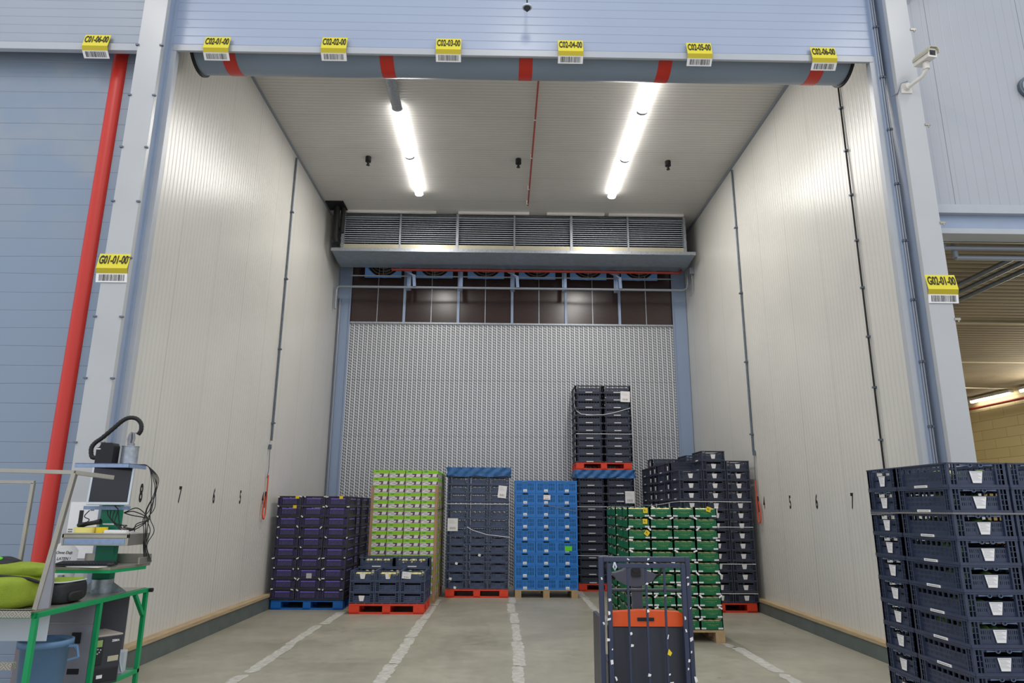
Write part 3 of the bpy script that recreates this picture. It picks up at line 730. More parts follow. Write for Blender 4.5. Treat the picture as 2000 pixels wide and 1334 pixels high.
# ================================================================== PALLETS
def make_pallet(label, m, dx=1.2, dy=1.0, wood=False):
    t = thing('pallet', label, 'pallet')
    if wood:
        for i in range(5):
            y = -dy/2 + .07 + i*(dy-.14)/4; B(-dx/2, dx/2, y-.07, y+.07, .125, .147).build('deck_board', m, t)
        for i in range(3):
            x = -dx/2+.06 + i*(dx-.12)/2; B(x-.06, x+.06, -dy/2, dy/2, .10, .125).build('stringer', m, t); B(x-.06, x+.06, -dy/2, dy/2, 0, .02).build('bottom_board', m, t)
            for j in range(3):
                y = -dy/2+.07 + j*(dy-.14)/2; B(x-.06, x+.06, y-.07, y+.07, .02, .10).build('block', m, t)
    else:
        d = MB().box(-dx/2, dx/2, -dy/2, dy/2, .122, .15)
        for i in range(8): d.box(-dx/2+.1+i*.14, -dx/2+.115+i*.14, -dy/2, dy/2, .15, .158)
        d.build('deck', m, t, bevel=.004)
        for i in range(3):
            w_ = .17 if i != 1 else .13; x = (-dx/2+w_/2, 0, dx/2-w_/2)[i]
            B(x-w_/2, x+w_/2, -dy/2, dy/2, 0, .025).build('runner', m, t)
            for j in range(3):
                y = (-dy/2+.08, 0, dy/2-.08)[j]; B(x-w_/2, x+w_/2, y-.08, y+.08, .025, .122).build('block', m, t, bevel=.004)
        for s in (-1, 1): B(-dx/2, dx/2, s*dy/2-(.02 if s > 0 else 0), s*dy/2+(.02 if s < 0 else 0), .0, .03).build('edge_bar', m, t)
    return proto(t)

# ================================================================== CRATES
def face(mb, w, h, T, kind):
    """one side of a folding crate, drawn in the xz plane facing -y, then moved by T"""
    mb.T = T; bx = mb.box
    bx(-w/2, w/2, -.004, .018, 0, .02); bx(-w/2, w/2, -.004, .016, h-.01, h)               # rims
    for s in (-1, 1):
        a, b = sorted((s*w/2, s*(w/2-.02))); bx(a, b, 0, .02, .02, h-.01)                     # corner post
        a, b = sorted((s*(w/2-.036), s*(w/2-.043))); bx(a, b, 0, .012, .02, h-.01)
        a, b = sorted((s*(w/2-.058), s*(w/2-.07))); bx(a, b, 0, .02, .02, h-.01)
        for z in (.05, .085, .12):
            a, b = sorted((s*w/2, s*(w/2-.066))); bx(a, b, .002, .010, z*h/.166, z*h/.166+.005)
    a = w/2-.066
    z1 = h*.68
    bx(-a, a, .016, .02, .02, .048); bx(-a, a, .016, .02, z1-.012, z1); bx(-a, a, .016, .02, .068, .080)   # solid bands
    n = int(2*a/.013); cx = 0
    for k in range(n+1):
        x = -a + 2*a*k/n
        if kind == 'short' and abs(x) < .05: continue
        ww = .0085 if k % 4 else .0125
        bx(x-ww/2, x+ww/2, .016, .02, .048, z1-.012)
    if kind == 'short': bx(-.052, .052, .014, .02, .034, z1-.012)
    # grip beam over the hand hole
    bx(-a, a, .008, .018, h*.86, h-.01)
    if kind == 'long':
        for k in range(9):
            x = -a + 2*a*k/8; bx(x-.004, x+.004, .008, .018, z1, h*.86)
    for k in range(7):
        x = -a + 2*a*k/6; bx(x-.002, x+.002, -.002, .008, .003, .019)
    mb.T = None

def crate_mesh(L=.6, Wd=.4, h=.166, latch=True):
    """long axis along x: long faces look to -y/+y, short faces to -x/+x"""
    mb = MB()
    mb.box(-L/2+.004, L/2-.004, -Wd/2+.004, Wd/2-.004, .004, .012)
    face(mb, L, h, Matrix.Translation((0, -Wd/2, 0)), 'long')
    face(mb, L, h, Matrix.Rotation(PI, 4, 'Z') @ Matrix.Translation((0, -Wd/2, 0)), 'long')
    face(mb, Wd, h, Matrix.Rotation(-PI/2, 4, 'Z') @ Matrix.Translation((0, -L/2, 0)), 'short')
    face(mb, Wd, h, Matrix.Rotation(PI/2, 4, 'Z') @ Matrix.Translation((0, -L/2, 0)), 'short')
    return mb
CRATE = crate_mesh()
def trapezoid(w1, w2, h, y, z0):
    return [(-w1/2, y, z0+h), (w1/2, y, z0+h), (w1/2-.004, y, z0+h*.72), (w2/2, y, z0), (-w2/2, y, z0), (-w1/2+.004, y, z0+h*.72)]
def make_crate(m, clips='both', latches=False, contents=None, txt=False, name='folding_crate', near=False):
    t = thing(name, 'crate', 'crate')
    t_body = MB(); t_body.v = CRATE.v; t_body.f = CRATE.f; t_body.m = CRATE.m; t_body.sm = CRATE.sm
    t_body.build('body', m, t)
    for s in (-1, 1):
        if 'short' in clips or clips == 'both':
            q = MB(); q.T = Matrix.Rotation(s*PI/2, 4, 'Z'); y = -.3+.004
            q.add(trapezoid(.088, .058, .078, y, .03) + trapezoid(.088, .058, .078, y+.003, .03), [(5,4,3,2,1,0), (6,7,8,9,10,11)]+[(i, (i+1) % 6, (i+1) % 6+6, i+6) for i in range(6)], 0)
            if near:
                for k in range(6): q.box(-.03, .03-.01*(k % 3), y-.001, y, .05+.008*k, .0525+.008*k, 1)
                q.box(-.036, .036, y-.001, y, .098, .1035, 1)
            q.T = None; q.build('label_card', ['paper', 'paper_grey'], t)
        if 'long' in clips or clips == 'both':
            q = MB(); q.T = Matrix.Rotation((0 if s < 0 else PI), 4, 'Z')
            q.box(-.075, .075, -.2085, -.2045, .004, .021)
            if near:
                for k in range(14): q.box(-.062+.009*k, -.057+.009*k, -.2092, -.2085, .009, .015, 1)
            q.T = None; q.build('label_strip', ['paper', 'strap_grey'], t)
    if latches:
        for s in (-1, 1):
            q = MB(); q.T = Matrix.Rotation(s*PI/2, 4, 'Z'); y = -.3+.002; z = .148
            for d in (-1, 1):
                q.tube([(d*.036+.014*math.cos(2*PI*k/12), y, z+.011*math.sin(2*PI*k/12)) for k in range(13)], .0035, 5, 0, False)
                q.tube([(d*.05, y, z), (d*.07, y, z), (d*.11, y, z)], .004, 6, 0, True, [.003, .005, .007])
            q.T = None; q.build('latch', 'latch_grey', t)
    return proto(t)

N_navy = make_crate('crate_navy')
N_short = make_crate('crate_slate', 'none')
N_near = make_crate('crate_near', 'both', latches=True, near=True)

PI2 = PI/2
CH = {'folding_crate': .166, 'punnet_crate': .166, 'carton': .1355, 'blue_crate': .225, 'green_crate': .141}
def stack(p, cols, n, pitch, z0, rz, fmt, group, cat='crate', jit=.004, skip=None, name=None, sz=None):
    """cols: (x, y, where) centres; fmt(layer_text, where)"""
    for (x, y, where) in cols:
        nn = n[where] if isinstance(n, dict) else n
        for i in range(nn):
            c = place(p, (x+R.uniform(-jit, jit), y+R.uniform(-jit, jit), z0+pitch*i), rz, fmt(layer(i, nn), where), group, cat)
            zs = min(1, (pitch-.0015)/CH.get(p.name.split('.')[0], .166))
            if zs < .999: c.scale = (1, 1, zs)

# --- purple-filled black crates on blue pallet, far left
P_blue = make_pallet('bright blue plastic pallet under the stack of purple-filled crates', 'blue_pallet')
P_blue.location = (-3.19, 12.6+.03, 0); _used.add(P_blue.name)
bp2 = tree(P_blue); bp2.location = (-3.19, 13.7, 0); bp2['label'] = 'blue plastic pallet behind, under the rear purple-filled crates'
bp2['group'] = P_blue['group'] = 'blue pallets'
def make_purple():
    t = thing('punnet_crate', 'crate', 'crate')
    mb = MB(); mb.v = CRATE.v; mb.f = CRATE.f; mb.m = CRATE.m; mb.sm = CRATE.sm; mb.build('body', 'crate_black', t)
    q = MB(); q.box(-.279, .279, -.179, .179, .02, .13); q.build('purple_box', 'purple_film', t)
    g = MB()
    for s in (-1, 1):
        g.T = Matrix.Rotation(s*PI2, 4, 'Z'); g.box(-.118, .118, -.3015, -.2965, .112, .134); g.T = None
        g.box(-.2, .2, s*.2-.002, s*.2+.002, .112, .134)
    g.build('purple_rim', 'purple_film', t)
    g = MB()
    for s in (-1, 1):
        g.T = Matrix.Rotation(s*PI2, 4, 'Z')
        for k in range(15): g.box(-.118+.0162*k, -.118+.0162*k+.0125, -.3005, -.2965, .03, .106)
        g.box(-.118, .118, -.3, -.2965, .064, .070); g.T = None
        g.build('grille', 'purple_grille', t); g = MB()
    w_ = MB(); rr = random.Random(3)
    for k in range(3):
        x = -.08+.06*k+rr.uniform(-.02, .02)
        w_.T = Matrix.Rotation(-PI2, 4, 'Z') @ Matrix.Identity(4); w_.T = Matrix.Rotation(PI2, 4, 'Z'); w_.box(x, x+.005, -.304, -.303, .03, .06)
    w_.T = None; w_.build('glint_strip', 'paper_grey', t)
    return proto(t)
PU = make_purple()
fm = lambda l, w: 'black crate holding purple boxes, %s, %s, blue pallet' % (l, w)
cols = [(-3.19+(-.4, 0, .4)[k]*1.025, 12.1+.3, ('left front column', 'middle front column', 'right front column')[k]) for k in range(3)]
stack(PU, cols, 10, .168, .16, PI2, fm, 'purple-filled crates')
stack(PU, [(-3.19+.31, 12.1+.82, 'right rear column')], 10, .168, .16, 0, fm, 'purple-filled crates')
stack(PU, [(-3.19+.41, 13.2+.3, 'third row right column')], 10, .168, .16, PI2, fm, 'purple-filled crates')
stack(PU, [(-3.19+.31, 13.2+.82, 'rearmost right column')], 10, .168, .16, 0, fm, 'purple-filled crates')
# cable tags: white ends between the crates and three yellow tags
rr = random.Random(11)
for i in range(10):
    for k in range(3):
        for s in (-1, 1):
            if rr.random() < .6:
                x = -3.19+(-.4, 0, .4)[k]*1.025 + s*rr.uniform(.15, .2); z = .16+.168*(i+1)-.006+rr.uniform(-.012, .006)
                m = MB(); m.T = Matrix.Translation((x, 12.088, z)) @ Matrix.Rotation(rr.uniform(-.9, .9), 4, 'Y')
                l_ = rr.uniform(.01, .026); m.box(-l_, l_, -.002, .002, -.009, .009); m.T = None
                tag(m.build('crate_tag', 'paper'), 'small white tag hanging on the purple-filled crates', 'tag', 'white tags on the purple-filled crates')
for x, z, s in ((-3.47, 1.82, 'top left'), (-2.72, 1.82, 'top right'), (-3.5, 1.66, 'second layer')):
    tag(B(x-.03, x+.03, 12.082, 12.086, z-.025, z+.025).build('yellow_tag', 'yellow_tag'), 'yellow tag on the purple-filled crates, %s' % s, 'tag', 'yellow tags, purple stack')
tag(B(-3.22, -3.13, 12.08, 12.084, .50, .58).build('crate_label', 'paper_grey'), 'square pale label low on the middle column of purple-filled crates', 'label')

# --- small dark stack on red pallet
P_red = make_pallet('red plastic pallet under the low stack of vegetable crates', 'red_pallet')
P_red.location = (-1.80, 11.68+.5, 0); _used.add(P_red.name); P_red['group'] = 'red pallets'
def redp(x, y, z, label, m=None):
    c = tree(P_red); c.location = (x, y, z); c['label'] = label; return c
fm = lambda l, w: 'slate crate, %s, %s, low stack on red pallet' % (l, w)
cols = [(-1.80+(-.4, 0, .4)[k]*1.02, 11.72+.3, ('left', 'middle', 'right')[k]) for k in range(3)]
stack(N_short, cols, 3, .167, .158, PI2, fm, 'slate crates of the low stack', 'crate')
stack(N_short, [(-1.80-.305, 11.72+.81, 'rear left'), (-1.80+.305, 11.72+.81, 'rear right')], 4, .167, .158, 0, fm, 'slate crates of the low stack', 'crate')
def card(x, y, z, w, h, label, m='paper', cat='label', name='crate_label', ry=0, rz=0, lines=True, group=None, th=.002):
    q = MB().box(-w/2, w/2, 0, th, -h/2, h/2, 0)
    if lines:
        n = int(w*.6/.008)
        for k in range(n):
            if (k*7) % 5 > 1: q.box(-w*.3+k*.008, -w*.3+k*.008+.004, -.0008, 0, -h*.36, -h*.18, 1)
        for k in range(3): q.box(-w*.38, w*(.1+.08*k), -.0008, 0, h*(.32-.1*k), h*(.34-.1*k), 2)
    o = q.build(name, [m, 'ink', 'paper_grey'], None, (x, y, z), (0, ry, rz)); return tag(o, label, cat, group)
def keystone(x, y, z, label, group=None, sc=1., m='paper'):
    q = MB(); q.add(trapezoid(.096*sc, .062*sc, .085*sc, 0, 0)+trapezoid(.096*sc, .062*sc, .085*sc, .003, 0), [(5,4,3,2,1,0), (6,7,8,9,10,11)]+[(i, (i+1) % 6, (i+1) % 6+6, i+6) for i in range(6)])
    return tag(q.build('crate_label', m, None, (x, y, z)), label, 'label', group)
keystone(-2.21, 11.71, .53, 'white label on the top left crate of the low stack', 'low stack labels')
keystone(-1.80, 11.71, .53, 'white label with yellow corner, top middle of the low stack', 'low stack labels')
tag(MB().add([(-1.79, 11.706, .61), (-1.755, 11.706, .61), (-1.76, 11.706, .575), (-1.785, 11.706, .56)], [(3,2,1,0)]).build('yellow_tag', 'yellow_tag'), 'small yellow sticker on the middle crate of the low stack', 'tag')
keystone(-2.21, 11.71, .19, 'white label on the bottom left crate of the low stack', 'low stack labels')
card(-1.50, 11.708, .59, .145, .105, 'rectangular barcode label on the top right crate of the low stack', ry=.07)
for k, x in enumerate((-2.1, -1.49)):
    tag(B(x-.075, x+.075, 12.32, 12.324, .668, .686).build('crate_label', 'paper'), 'narrow white label on the %s rear crate of the low stack' % ('left', 'right')[k], 'label', 'low stack labels')
# cream vegetables showing in the open top crates
rr = random.Random(5)
for ci, (cx, cy, z, wx, wy) in enumerate([(c[0], c[1], .158+.167*2, .16, .26) for c in cols] + [(-2.105, 12.53, .158+.167*3, .26, .16), (-1.495, 12.53, .158+.167*3, .26, .16)]):
    where = ('left', 'middle', 'right', 'rear left', 'rear right')[ci]
    for k in range(6):
        x = cx + (-wx + 2*wx*((k % 3)+.5)/3)*.9; y = cy + (-wy*.72 if k < 3 else .25*wy)
        tag(MB().ell((0, 0, 0), (min(.055, wx*.3), .07, .045), nu=12, nv=8, noise=.05, seed=k).build('vegetable', 'veg_cream', None, (x, y, z+.085+rr.uniform(0, .015)), (0, 0, rr.uniform(-.4, .4))),
            'cream vegetable in the %s top crate of the low stack' % where, 'vegetable', 'cream vegetables, %s top crate' % where)

# --- green and white cartons
def make_carton():
    t = thing('carton', 'carton', 'box'); w_, d_, h_ = .291, .392, .1365
    m = MB().box(-w_/2, w_/2, -d_/2, d_/2, 0, h_-.001, 0)
    m.build('body', 'carton_white', t)
    p = MB()
    def pr(T, w):
        p.T = T; y = -.0008
        def q(pts, mi, e=0): p.add([(u*w, y-e, v*h_) for u, v in pts], [tuple(range(len(pts)))[::-1]][:1] if 0 else [tuple(range(len(pts)))], mi)
        q([(-.5, .55), (.5, .55), (.5, .99), (-.5, .99)], 0)                       # lime band
        q([(-.36, .74), (-.16, .74), (-.16, .84), (-.36, .84)], 4, .0004)            # small mark on the band
        q([(-.5, 0), (-.34, 0), (.1, .2), (.1, .42), (-.5, .52)], 3)                # picture tint
        q([(-.1, .05), (.5, .05), (.5, .52), (-.1, .52)], 1, .0002)                 # purple field
        q([(.14, .12), (.4, .12), (.44, .5), (.18, .5)], 2, .0006)                  # white motif
        q([(-.46, .1), (-.2, .04), (.02, .16), (.05, .34), (-.2, .42), (-.42, .3)], 2, .0006)
        q([(-.34, .16), (-.12, .14), (-.05, .26), (-.25, .3)], 3, .0009)
        q([(-.5, 0), (.5, 0), (.5, .05), (-.5, .05)], 2, .0008)
    pr(Matrix.Translation((0, -d_/2, 0)), w_)
    pr(Matrix.Rotation(PI2, 4, 'Z') @ Matrix.Translation((0, -w_/2, 0)), d_)
    p.T = None
    p.build('print', ['carton_green', 'carton_purple', 'carton_white', 'carton_mauve', 'pole_green'], t)
    return proto(t)
CT = make_carton()
fm = lambda l, w: 'lime and white carton, %s, %s of carton stack' % (l, w)
gx = -1.745
P_wood = make_pallet('wooden pallet under the lime and white cartons', 'wood', wood=True, dy=.8)
_used.add(P_wood.name); P_wood.location = (gx, 12.9+.4, 0); P_wood['group'] = 'wooden pallets'
w2 = tree(P_wood); w2.location = (gx, 13.75+.4, 0); w2['label'] = 'wooden pallet under the rear cartons'
fr = [(gx-.453+.302*k, 12.9+.2, ('leftmost column', 'second column from left', 'third column from left', 'rightmost column')[k]) for k in range(4)]
stack(CT, fr, 16, .1365, .148, 0, fm, 'lime and white cartons', 'box', jit=.003)
stack(CT, [(gx+.453, 12.9+.6, 'right side, second back'), (gx+.453, 13.75+.2, 'right side, third back'), (gx+.453, 13.75+.6, 'right side, rearmost')], 16, .1365, .148, 0, fm, 'lime and white cartons', 'box', jit=.003)
for x, y, l in ((gx-.612, 12.888, 'left front'), (gx+.610, 12.888, 'right front')):
    s = -1 if x < gx else 1
    tag(MB().box(min(x, x-s*.05), max(x, x-s*.05), y, y+.004, .05, 2.05).box(x-.002, x+.002, y, y+.05, .05, 2.05).build('corner_board', 'cardboard'), 'brown cardboard corner board on the %s edge of the cartons' % l, 'corner board', 'corner boards')
for y, l in ((13.32, 'middle'), (13.72, 'rear')):
    tag(B(gx+.609, gx+.613, y, y+.07, .05, 2.05).build('corner_board', 'cardboard'), 'brown cardboard board on the right side of the cartons, %s' % l, 'corner board', 'corner boards')
def strap(x0, x1, y, z, label, m='strap_white', r=.006, dz=0, group='pallet straps', back=.6, zz=None):
    pts = zz or [(x0, y, z), (x1, y, z+dz)]
    q = MB()
    for a, b in zip(pts[:-1], pts[1:]): q.bar(a, b, .002, .011, 0)
    return tag(q.build('strap', m), label, 'strap', group)
strap(gx-.62, gx+.62, 12.88, 1.62, 'thin dark strap round the cartons', 'strap_grey')
strap(0, 0, 0, 0, 'thin dark strap down the right side of the cartons', 'rubber', zz=[(gx+.618, 12.89, 1.62), (gx+.618, 14.5, 1.66)])

# --- stack C: slate crates with blue cover, red pallet
redp(-.42, 13.78+.5, 0, 'orange red pallet under the blue-covered slate crates')
fm = lambda l, w: 'slate crate, %s, %s, blue-covered stack' % (l, w)
stack(N_short, [(-.42+(-.4, 0, .4)[k]*1.012, 13.8+.3, ('left column', 'middle column', 'right column')[k]) for k in range(3)], 14, .1625, .158, PI2, fm, 'slate crates of the blue-covered stack')
def tarp(x0, x1, y0, y1, zt, drop, label, seed):
    rr = random.Random(seed); m = MB(); n = 40
    pts = []
    per = [(x0+(x1-x0)*k/n, y0) for k in range(n)] + [(x1, y0+(y1-y0)*k/10) for k in range(10)] + [(x1-(x1-x0)*k/n, y1) for k in range(n)] + [(x0, y1-(y1-y0)*k/10) for k in range(10)]
    rows = 5; N = len(per); vs = []
    for j in range(rows+1):
        for k, (x, y) in enumerate(per):
            o = .012*math.sin(k*.9+j*1.3+seed) + rr.uniform(-.006, .006) + .012
            cx, cy = (x0+x1)/2, (y0+y1)/2; dx = (1 if x > cx else -1)*o if (x == x0 or x == x1) else 0; dy = -o if y == y0 else (o if y == y1 else 0)
            z = zt - drop*j/rows + (.012*math.sin(k*.37+seed) if j == rows else 0)
            vs.append((x+dx, y+dy, z))
    m.add(vs, [(j*N+k, j*N+(k+1) % N, (j+1)*N+(k+1) % N, (j+1)*N+k) for j in range(rows) for k in range(N)], 0, True)
    m.add([vs[k] for k in range(N)], [tuple(range(N))])
    return tag(m.build('plastic_cover', 'tarp_blue'), label, 'cover', 'blue covers')
tarp(-1.04, .2, 13.775, 14.42, 2.44, .175, 'crumpled blue plastic cover on top of the slate crate stack', 1)
strap(-1.03, .19, 13.79, 1.735, 'white strap across the upper part of the blue-covered stack')
strap(0, 0, 0, 0, 'white strap sagging across the middle of the blue-covered stack', zz=[(-.63, 13.785, 1.30), (-.52, 13.785, 1.24), (-.25, 13.785, 1.16), (.2, 13.785, 1.11)])
card(.05, 13.788, 1.97, .165, .235, 'white sheet taped high on the blue-covered stack', ry=.1, group='stack sheets')
card(-.91, 13.788, 1.34, .20, .24, 'white sheet taped at the left of the blue-covered stack', group='stack sheets')
for x, z in ((-.82, .62), (-.38, .775), (-.93, .34), (-.84, .15+.03)):
    card(x, 13.79, z, .05, .045, 'small white scrap on the blue-covered stack', ry=.3, lines=False, name='paper_scrap', cat='scrap', group='white scraps, blue-covered stack')

# --- blue crates on wooden pallet
def make_blue():
    t = thing('blue_crate', 'crate', 'crate'); w_, d_, h_ = .405, .6, .229
    m = MB()
    def fc(w, T, hole):
        m.T = T; b = m.box; a = w/2
        b(-a, a, -.0, .02, 0, .035); b(-a, a, -.006, .02, h_-.022, h_-.004)
        for s in (-1, 1):
            x0, x1 = sorted((s*a, s*(a-.03))); b(x0, x1, 0, .02, .035, h_-.022)
        g = .055
        b(-a+.03, -g, .002, .02, h_-.05, h_-.022); b(g, a-.03, .002, .02, h_-.05, h_-.022)
        b(-a+.03, a-.03, .002, .018, h_-.062, h_-.05)
        n = int((w-.06)/.017)
        for k in range(n+1):
            x = -a+.03+(w-.06)*k/n; ww = .008 if k % 3 else .013
            if abs(x) < .035: ww = .022
            b(x-ww/2, x+ww/2, .003, .018, .035, h_-.062)
        b(-a+.03, a-.03, .004, .019, .1, .112)
        m.T = None
    m.box(-w_/2, w_/2, -d_/2, d_/2, 0, .008)
    for rot, w, d in ((0, w_, d_), (PI, w_, d_), (PI2, d_, w_), (-PI2, d_, w_)):
        fc(w, Matrix.Rotation(rot, 4, 'Z') @ Matrix.Translation((0, -d/2, 0)), rot in (0, PI))
    m.build('body', 'crate_blue', t)
    MB().box(-.036, .036, -d_/2-.003, -d_/2, .005, .055, 0).box(-.024, .024, -d_/2-.0036, -d_/2-.003, .015, .032, 1).build('label_card', ['paper', 'paper_grey'], t)
    MB().box(-.178, .178, -.275, .27, .009, .185).ell((0, -.22, .165), (.06, .05, .035), nu=12, nv=6, noise=.1).ell((.1, -.1, .165), (.07, .07, .03), nu=12, nv=6, noise=.1).build('contents', 'veg_green_dark', t)
    return proto(t)
mat('veg_green_dark', (30, 112, 96), .5, var=.3)
BL = make_blue()
w3 = tree(P_wood); w3.location = (.91, 13.8+.4, 0); w3['label'] = 'wooden pallet under the bright blue crates'
fm = lambda l, w: 'bright blue crate, %s, %s of blue stack' % (l, w)
stack(BL, [(.91+(-.41, 0, .41)[k], 13.8+.3, ('left column', 'middle column', 'right column')[k]) for k in range(3)], 9, .2275, .148, 0, fm, 'bright blue crates')
card(.93, 13.788, 1.87, .135, .09, 'white barcode label on the second blue crate from the top', ry=.05)
card(1.34, 13.785, .905, .14, .09, 'lime green card on the right column of blue crates', 'lime_tag', lines=False)
strap(0, 0, 0, 0, 'thin clear strap slanting over the blue crates', 'strap_grey', zz=[(.9, 13.785, 1.73), (1.52, 13.785, 1.60)])

# --- tall double stack
redp(2.26, 14.9+.5, 0, 'dark red pallet on the floor under the tall double stack')
redp(2.24, 14.9+.5, 2.475, 'bright red pallet halfway up the tall double stack')
fm = lambda l, w: 'navy crate, %s, %s' % (l, w)
tc_ = [(2.26-.31, 14.9+.2, 'left column, lower half of tall stack'), (2.26+.31, 14.9+.2, 'right column, lower half of tall stack')]
stack(N_navy, tc_, 14, .1645, .158, 0, fm, 'navy crates, lower half of tall stack')
stack(N_navy, [(2.26-.41, 14.9+.72, 'left rear, lower tall stack')], 14, .1645, .158, PI2, fm, 'navy crates, lower half of tall stack')
stack(N_navy, [(2.25-.31, 14.9+.2, 'left column, upper half of tall stack'), (2.25+.31, 14.9+.2, 'right column, upper half of tall stack')], 10, .168, 2.633, 0, fm, 'navy crates, upper half of tall stack')
stack(N_navy, [(2.25-.41, 14.9+.72, 'left rear, upper tall stack')], 10, .168, 2.633, PI2, fm, 'navy crates, upper half of tall stack')
tarp(1.63, 2.885, 14.88, 15.85-.1-.1, 2.472, .17, 'blue plastic cover under the upper pallet of the tall stack', 4)
strap(1.64, 2.87, 14.87, 1.70, 'white strap across the lower half of the tall stack')
strap(1.64, 2.87, 14.87, .71, 'white strap near the foot of the tall stack')
strap(1.64, 2.87, 14.87, 3.24, 'white strap across the upper half of the tall stack')
strap(0, 0, 0, 0, 'loose white strap sagging over the upper half of the tall stack', zz=[(1.60, 14.87, 4.2), (1.61, 14.87, 3.9), (1.66, 14.87, 3.74), (1.76, 14.87, 3.67), (2.0, 14.87, 3.65), (2.25, 14.87, 3.66), (2.5, 14.87, 3.71), (2.84, 14.87, 3.81)])
card(2.74, 14.868, 4.06, .21, .235, 'white sheet taped near the top of the tall stack', ry=.03, group='stack sheets')
card(2.77, 14.868, 1.9, .2, .25, 'white sheet taped on the lower half of the tall stack', group='stack sheets')

# --- big dark stack on the right, three pallets deep
px = 3.10
for k, (y, l) in enumerate(((12.0, 'front'), (13.05, 'middle'), (14.1, 'rear'))):
    redp(px+.6, y+.5, 0, 'red pallet under the %s row of the big navy stack by the right wall' % l)
gsz = 'navy crates by the right wall'
fm = lambda l, w: 'navy crate by right wall, %s, %s' % (l, w)
stack(N_navy, [(px+.2, 12.3, 'front left column'), (px+.617, 12.3, 'front middle column'), (px+1.034, 12.3, 'front right column')],
      {'front left column': 13, 'front middle column': 15, 'front right column': 14}, .1665, .158, PI2, fm, gsz, jit=.003)
stack(N_navy, [(px+.3, 12.83, 'second row, left column')], 14, .1665, .158, 0, fm, gsz)
stack(N_navy, [(px+.2, 13.05+.3, 'third row, left column'), (px+.62, 13.35, 'third row, middle column')], {'third row, left column': 14, 'third row, middle column': 15}, .1665, .158, PI2, fm, gsz)
stack(N_navy, [(px+.3, 13.05+.83, 'fourth row, left column')], 14, .1665, .158, 0, fm, gsz)
stack(N_navy, [(px+.3, 14.3, 'fifth row, left column')], 15, .1665, .158, 0, fm, gsz)
stack(N_navy, [(px+.2, 14.52+.3, 'rearmost left column')], 14, .1665, .158, PI2, fm, gsz)
for z, l in ((1.79, 'upper'), (1.37, 'second'), (.77, 'third'), (.30, 'lowest')):
    strap(px-.01, px+1.22, 11.98, z, '%s white strap across the navy stack by the right wall' % l)
strap(0, 0, 0, 0, 'white strap along the left side of the navy stack by the right wall', zz=[(px-.012, 11.98, 1.79), (px-.012, 12.6, 1.78), (px-.012, 13.1, 1.76), (px-.012, 14.1, 1.73), (px-.012, 15.0, 1.74)])
card(3.67, 11.978, 1.62, .11, .10, 'white label with digits on a navy crate by the right wall')

# --- green crates on a wooden pallet
def make_green():
    t = thing('green_crate', 'crate', 'crate'); w_, d_, h_ = .296, .396, .141
    m = MB()
    m.box(-w_/2, w_/2, -d_/2, d_/2, 0, .008)
    for s in (-1, 1):
        y0, y1 = sorted((s*d_/2, s*(d_/2-.012)))
        m.box(-w_/2+.012, w_/2-.012, y0, y1, 0, h_*.76)
        m.box(-w_/2+.03, w_/2-.03, y0-(.004 if s < 0 else 0), y1+(.004 if s > 0 else 0), .004, .03)
        x0, x1 = sorted((s*w_/2, s*(w_/2-.012)))
        # side panel with an arched cut at the top and upright ribs
        prof = [(-d_/2, 0), (d_/2, 0), (d_/2, h_*.95)] + [(d_/2-.03-(d_-.06)*k/16, h_*(.95-.27*math.sin(PI*k/16)**.5)) for k in range(17)] + [(-d_/2, h_*.95)]
        m.prism(prof, x0, x1, 'yz')
        for k in range(9):
            y = -d_/2+.02+(d_-.04)*k/8; a, b = sorted((s*w_/2, s*(w_/2+.003))); m.box(a, b, y-.003, y+.003, .006, h_*.62)
        for q in (-1, 1):
            ya, yb = sorted((q*d_/2, q*(d_/2-.018))); m.box(x0, x1, ya, yb, 0, h_)
    m.build('body', 'crate_green', t, bevel=0)
    MB().tube([(-w_/2-.004, -.16+.32*k/10, h_*(.96-.2*math.sin(PI*k/10))) for k in range(11)], .004, 5).tube([(w_/2+.0, -.16+.32*k/10, h_*(.96-.2*math.sin(PI*k/10))) for k in range(11)], .003, 5).build('carry_handle', 'strap_grey', t)
    for x in (-.11, .11): MB().box(x-.030, x+.030, -d_/2-.006, -d_/2-.0045, .008, .027, 0).box(x-.024, x+.024, -d_/2-.0066, -d_/2-.006, .014, .020, 1).build('label_strip', ['paper', 'paper_grey'], t)
    w = MB(); rr = random.Random(8)
    for row, z in ((0, .088), (1, .060), (2, .044)):
        x = -.09 + row*.03
        while x < .09 - row*.02:
            l = rr.uniform(.006, .016); w.box(x, x+l, -d_/2-.0012, -d_/2, z, z+rr.uniform(.006, .011)); x += l + rr.uniform(.004, .012)
    w.build('printed_motif', 'veg_green', t)
    c = MB()
    for k in range(3): c.ell((-.09+.09*k, -.13, .098), (.055, .05, .024), nu=12, nv=6, noise=.08, seed=k)
    for k in range(3): c.ell((-.09+.09*k, .03, .098), (.055, .08, .02), nu=10, nv=6, noise=.08, seed=k)
    c.box(-.13, .13, -.18, .18, .01, .085)
    c.build('contents', 'veg_cream', t)
    return proto(t)
GR = make_green()
gx0 = 1.71
w4 = tree(P_wood); w4.location = (gx0+.6, 9.36+.4, 0); w4['label'] = 'wooden pallet under the front green crates'
w5 = tree(P_wood); w5.location = (gx0+.6, 10.4+.4, 0); w5['label'] = 'wooden pallet under the rear green crates'
fm = lambda l, w: 'green crate, %s, %s of green stack' % (l, w)
stack(GR, [(gx0+.15+.3*k, 9.4+.2, ('leftmost front column', 'second front column', 'third front column', 'rightmost front column')[k]) for k in range(4)], 11, .1405, .15, 0, fm, 'green vegetable crates', jit=.002)
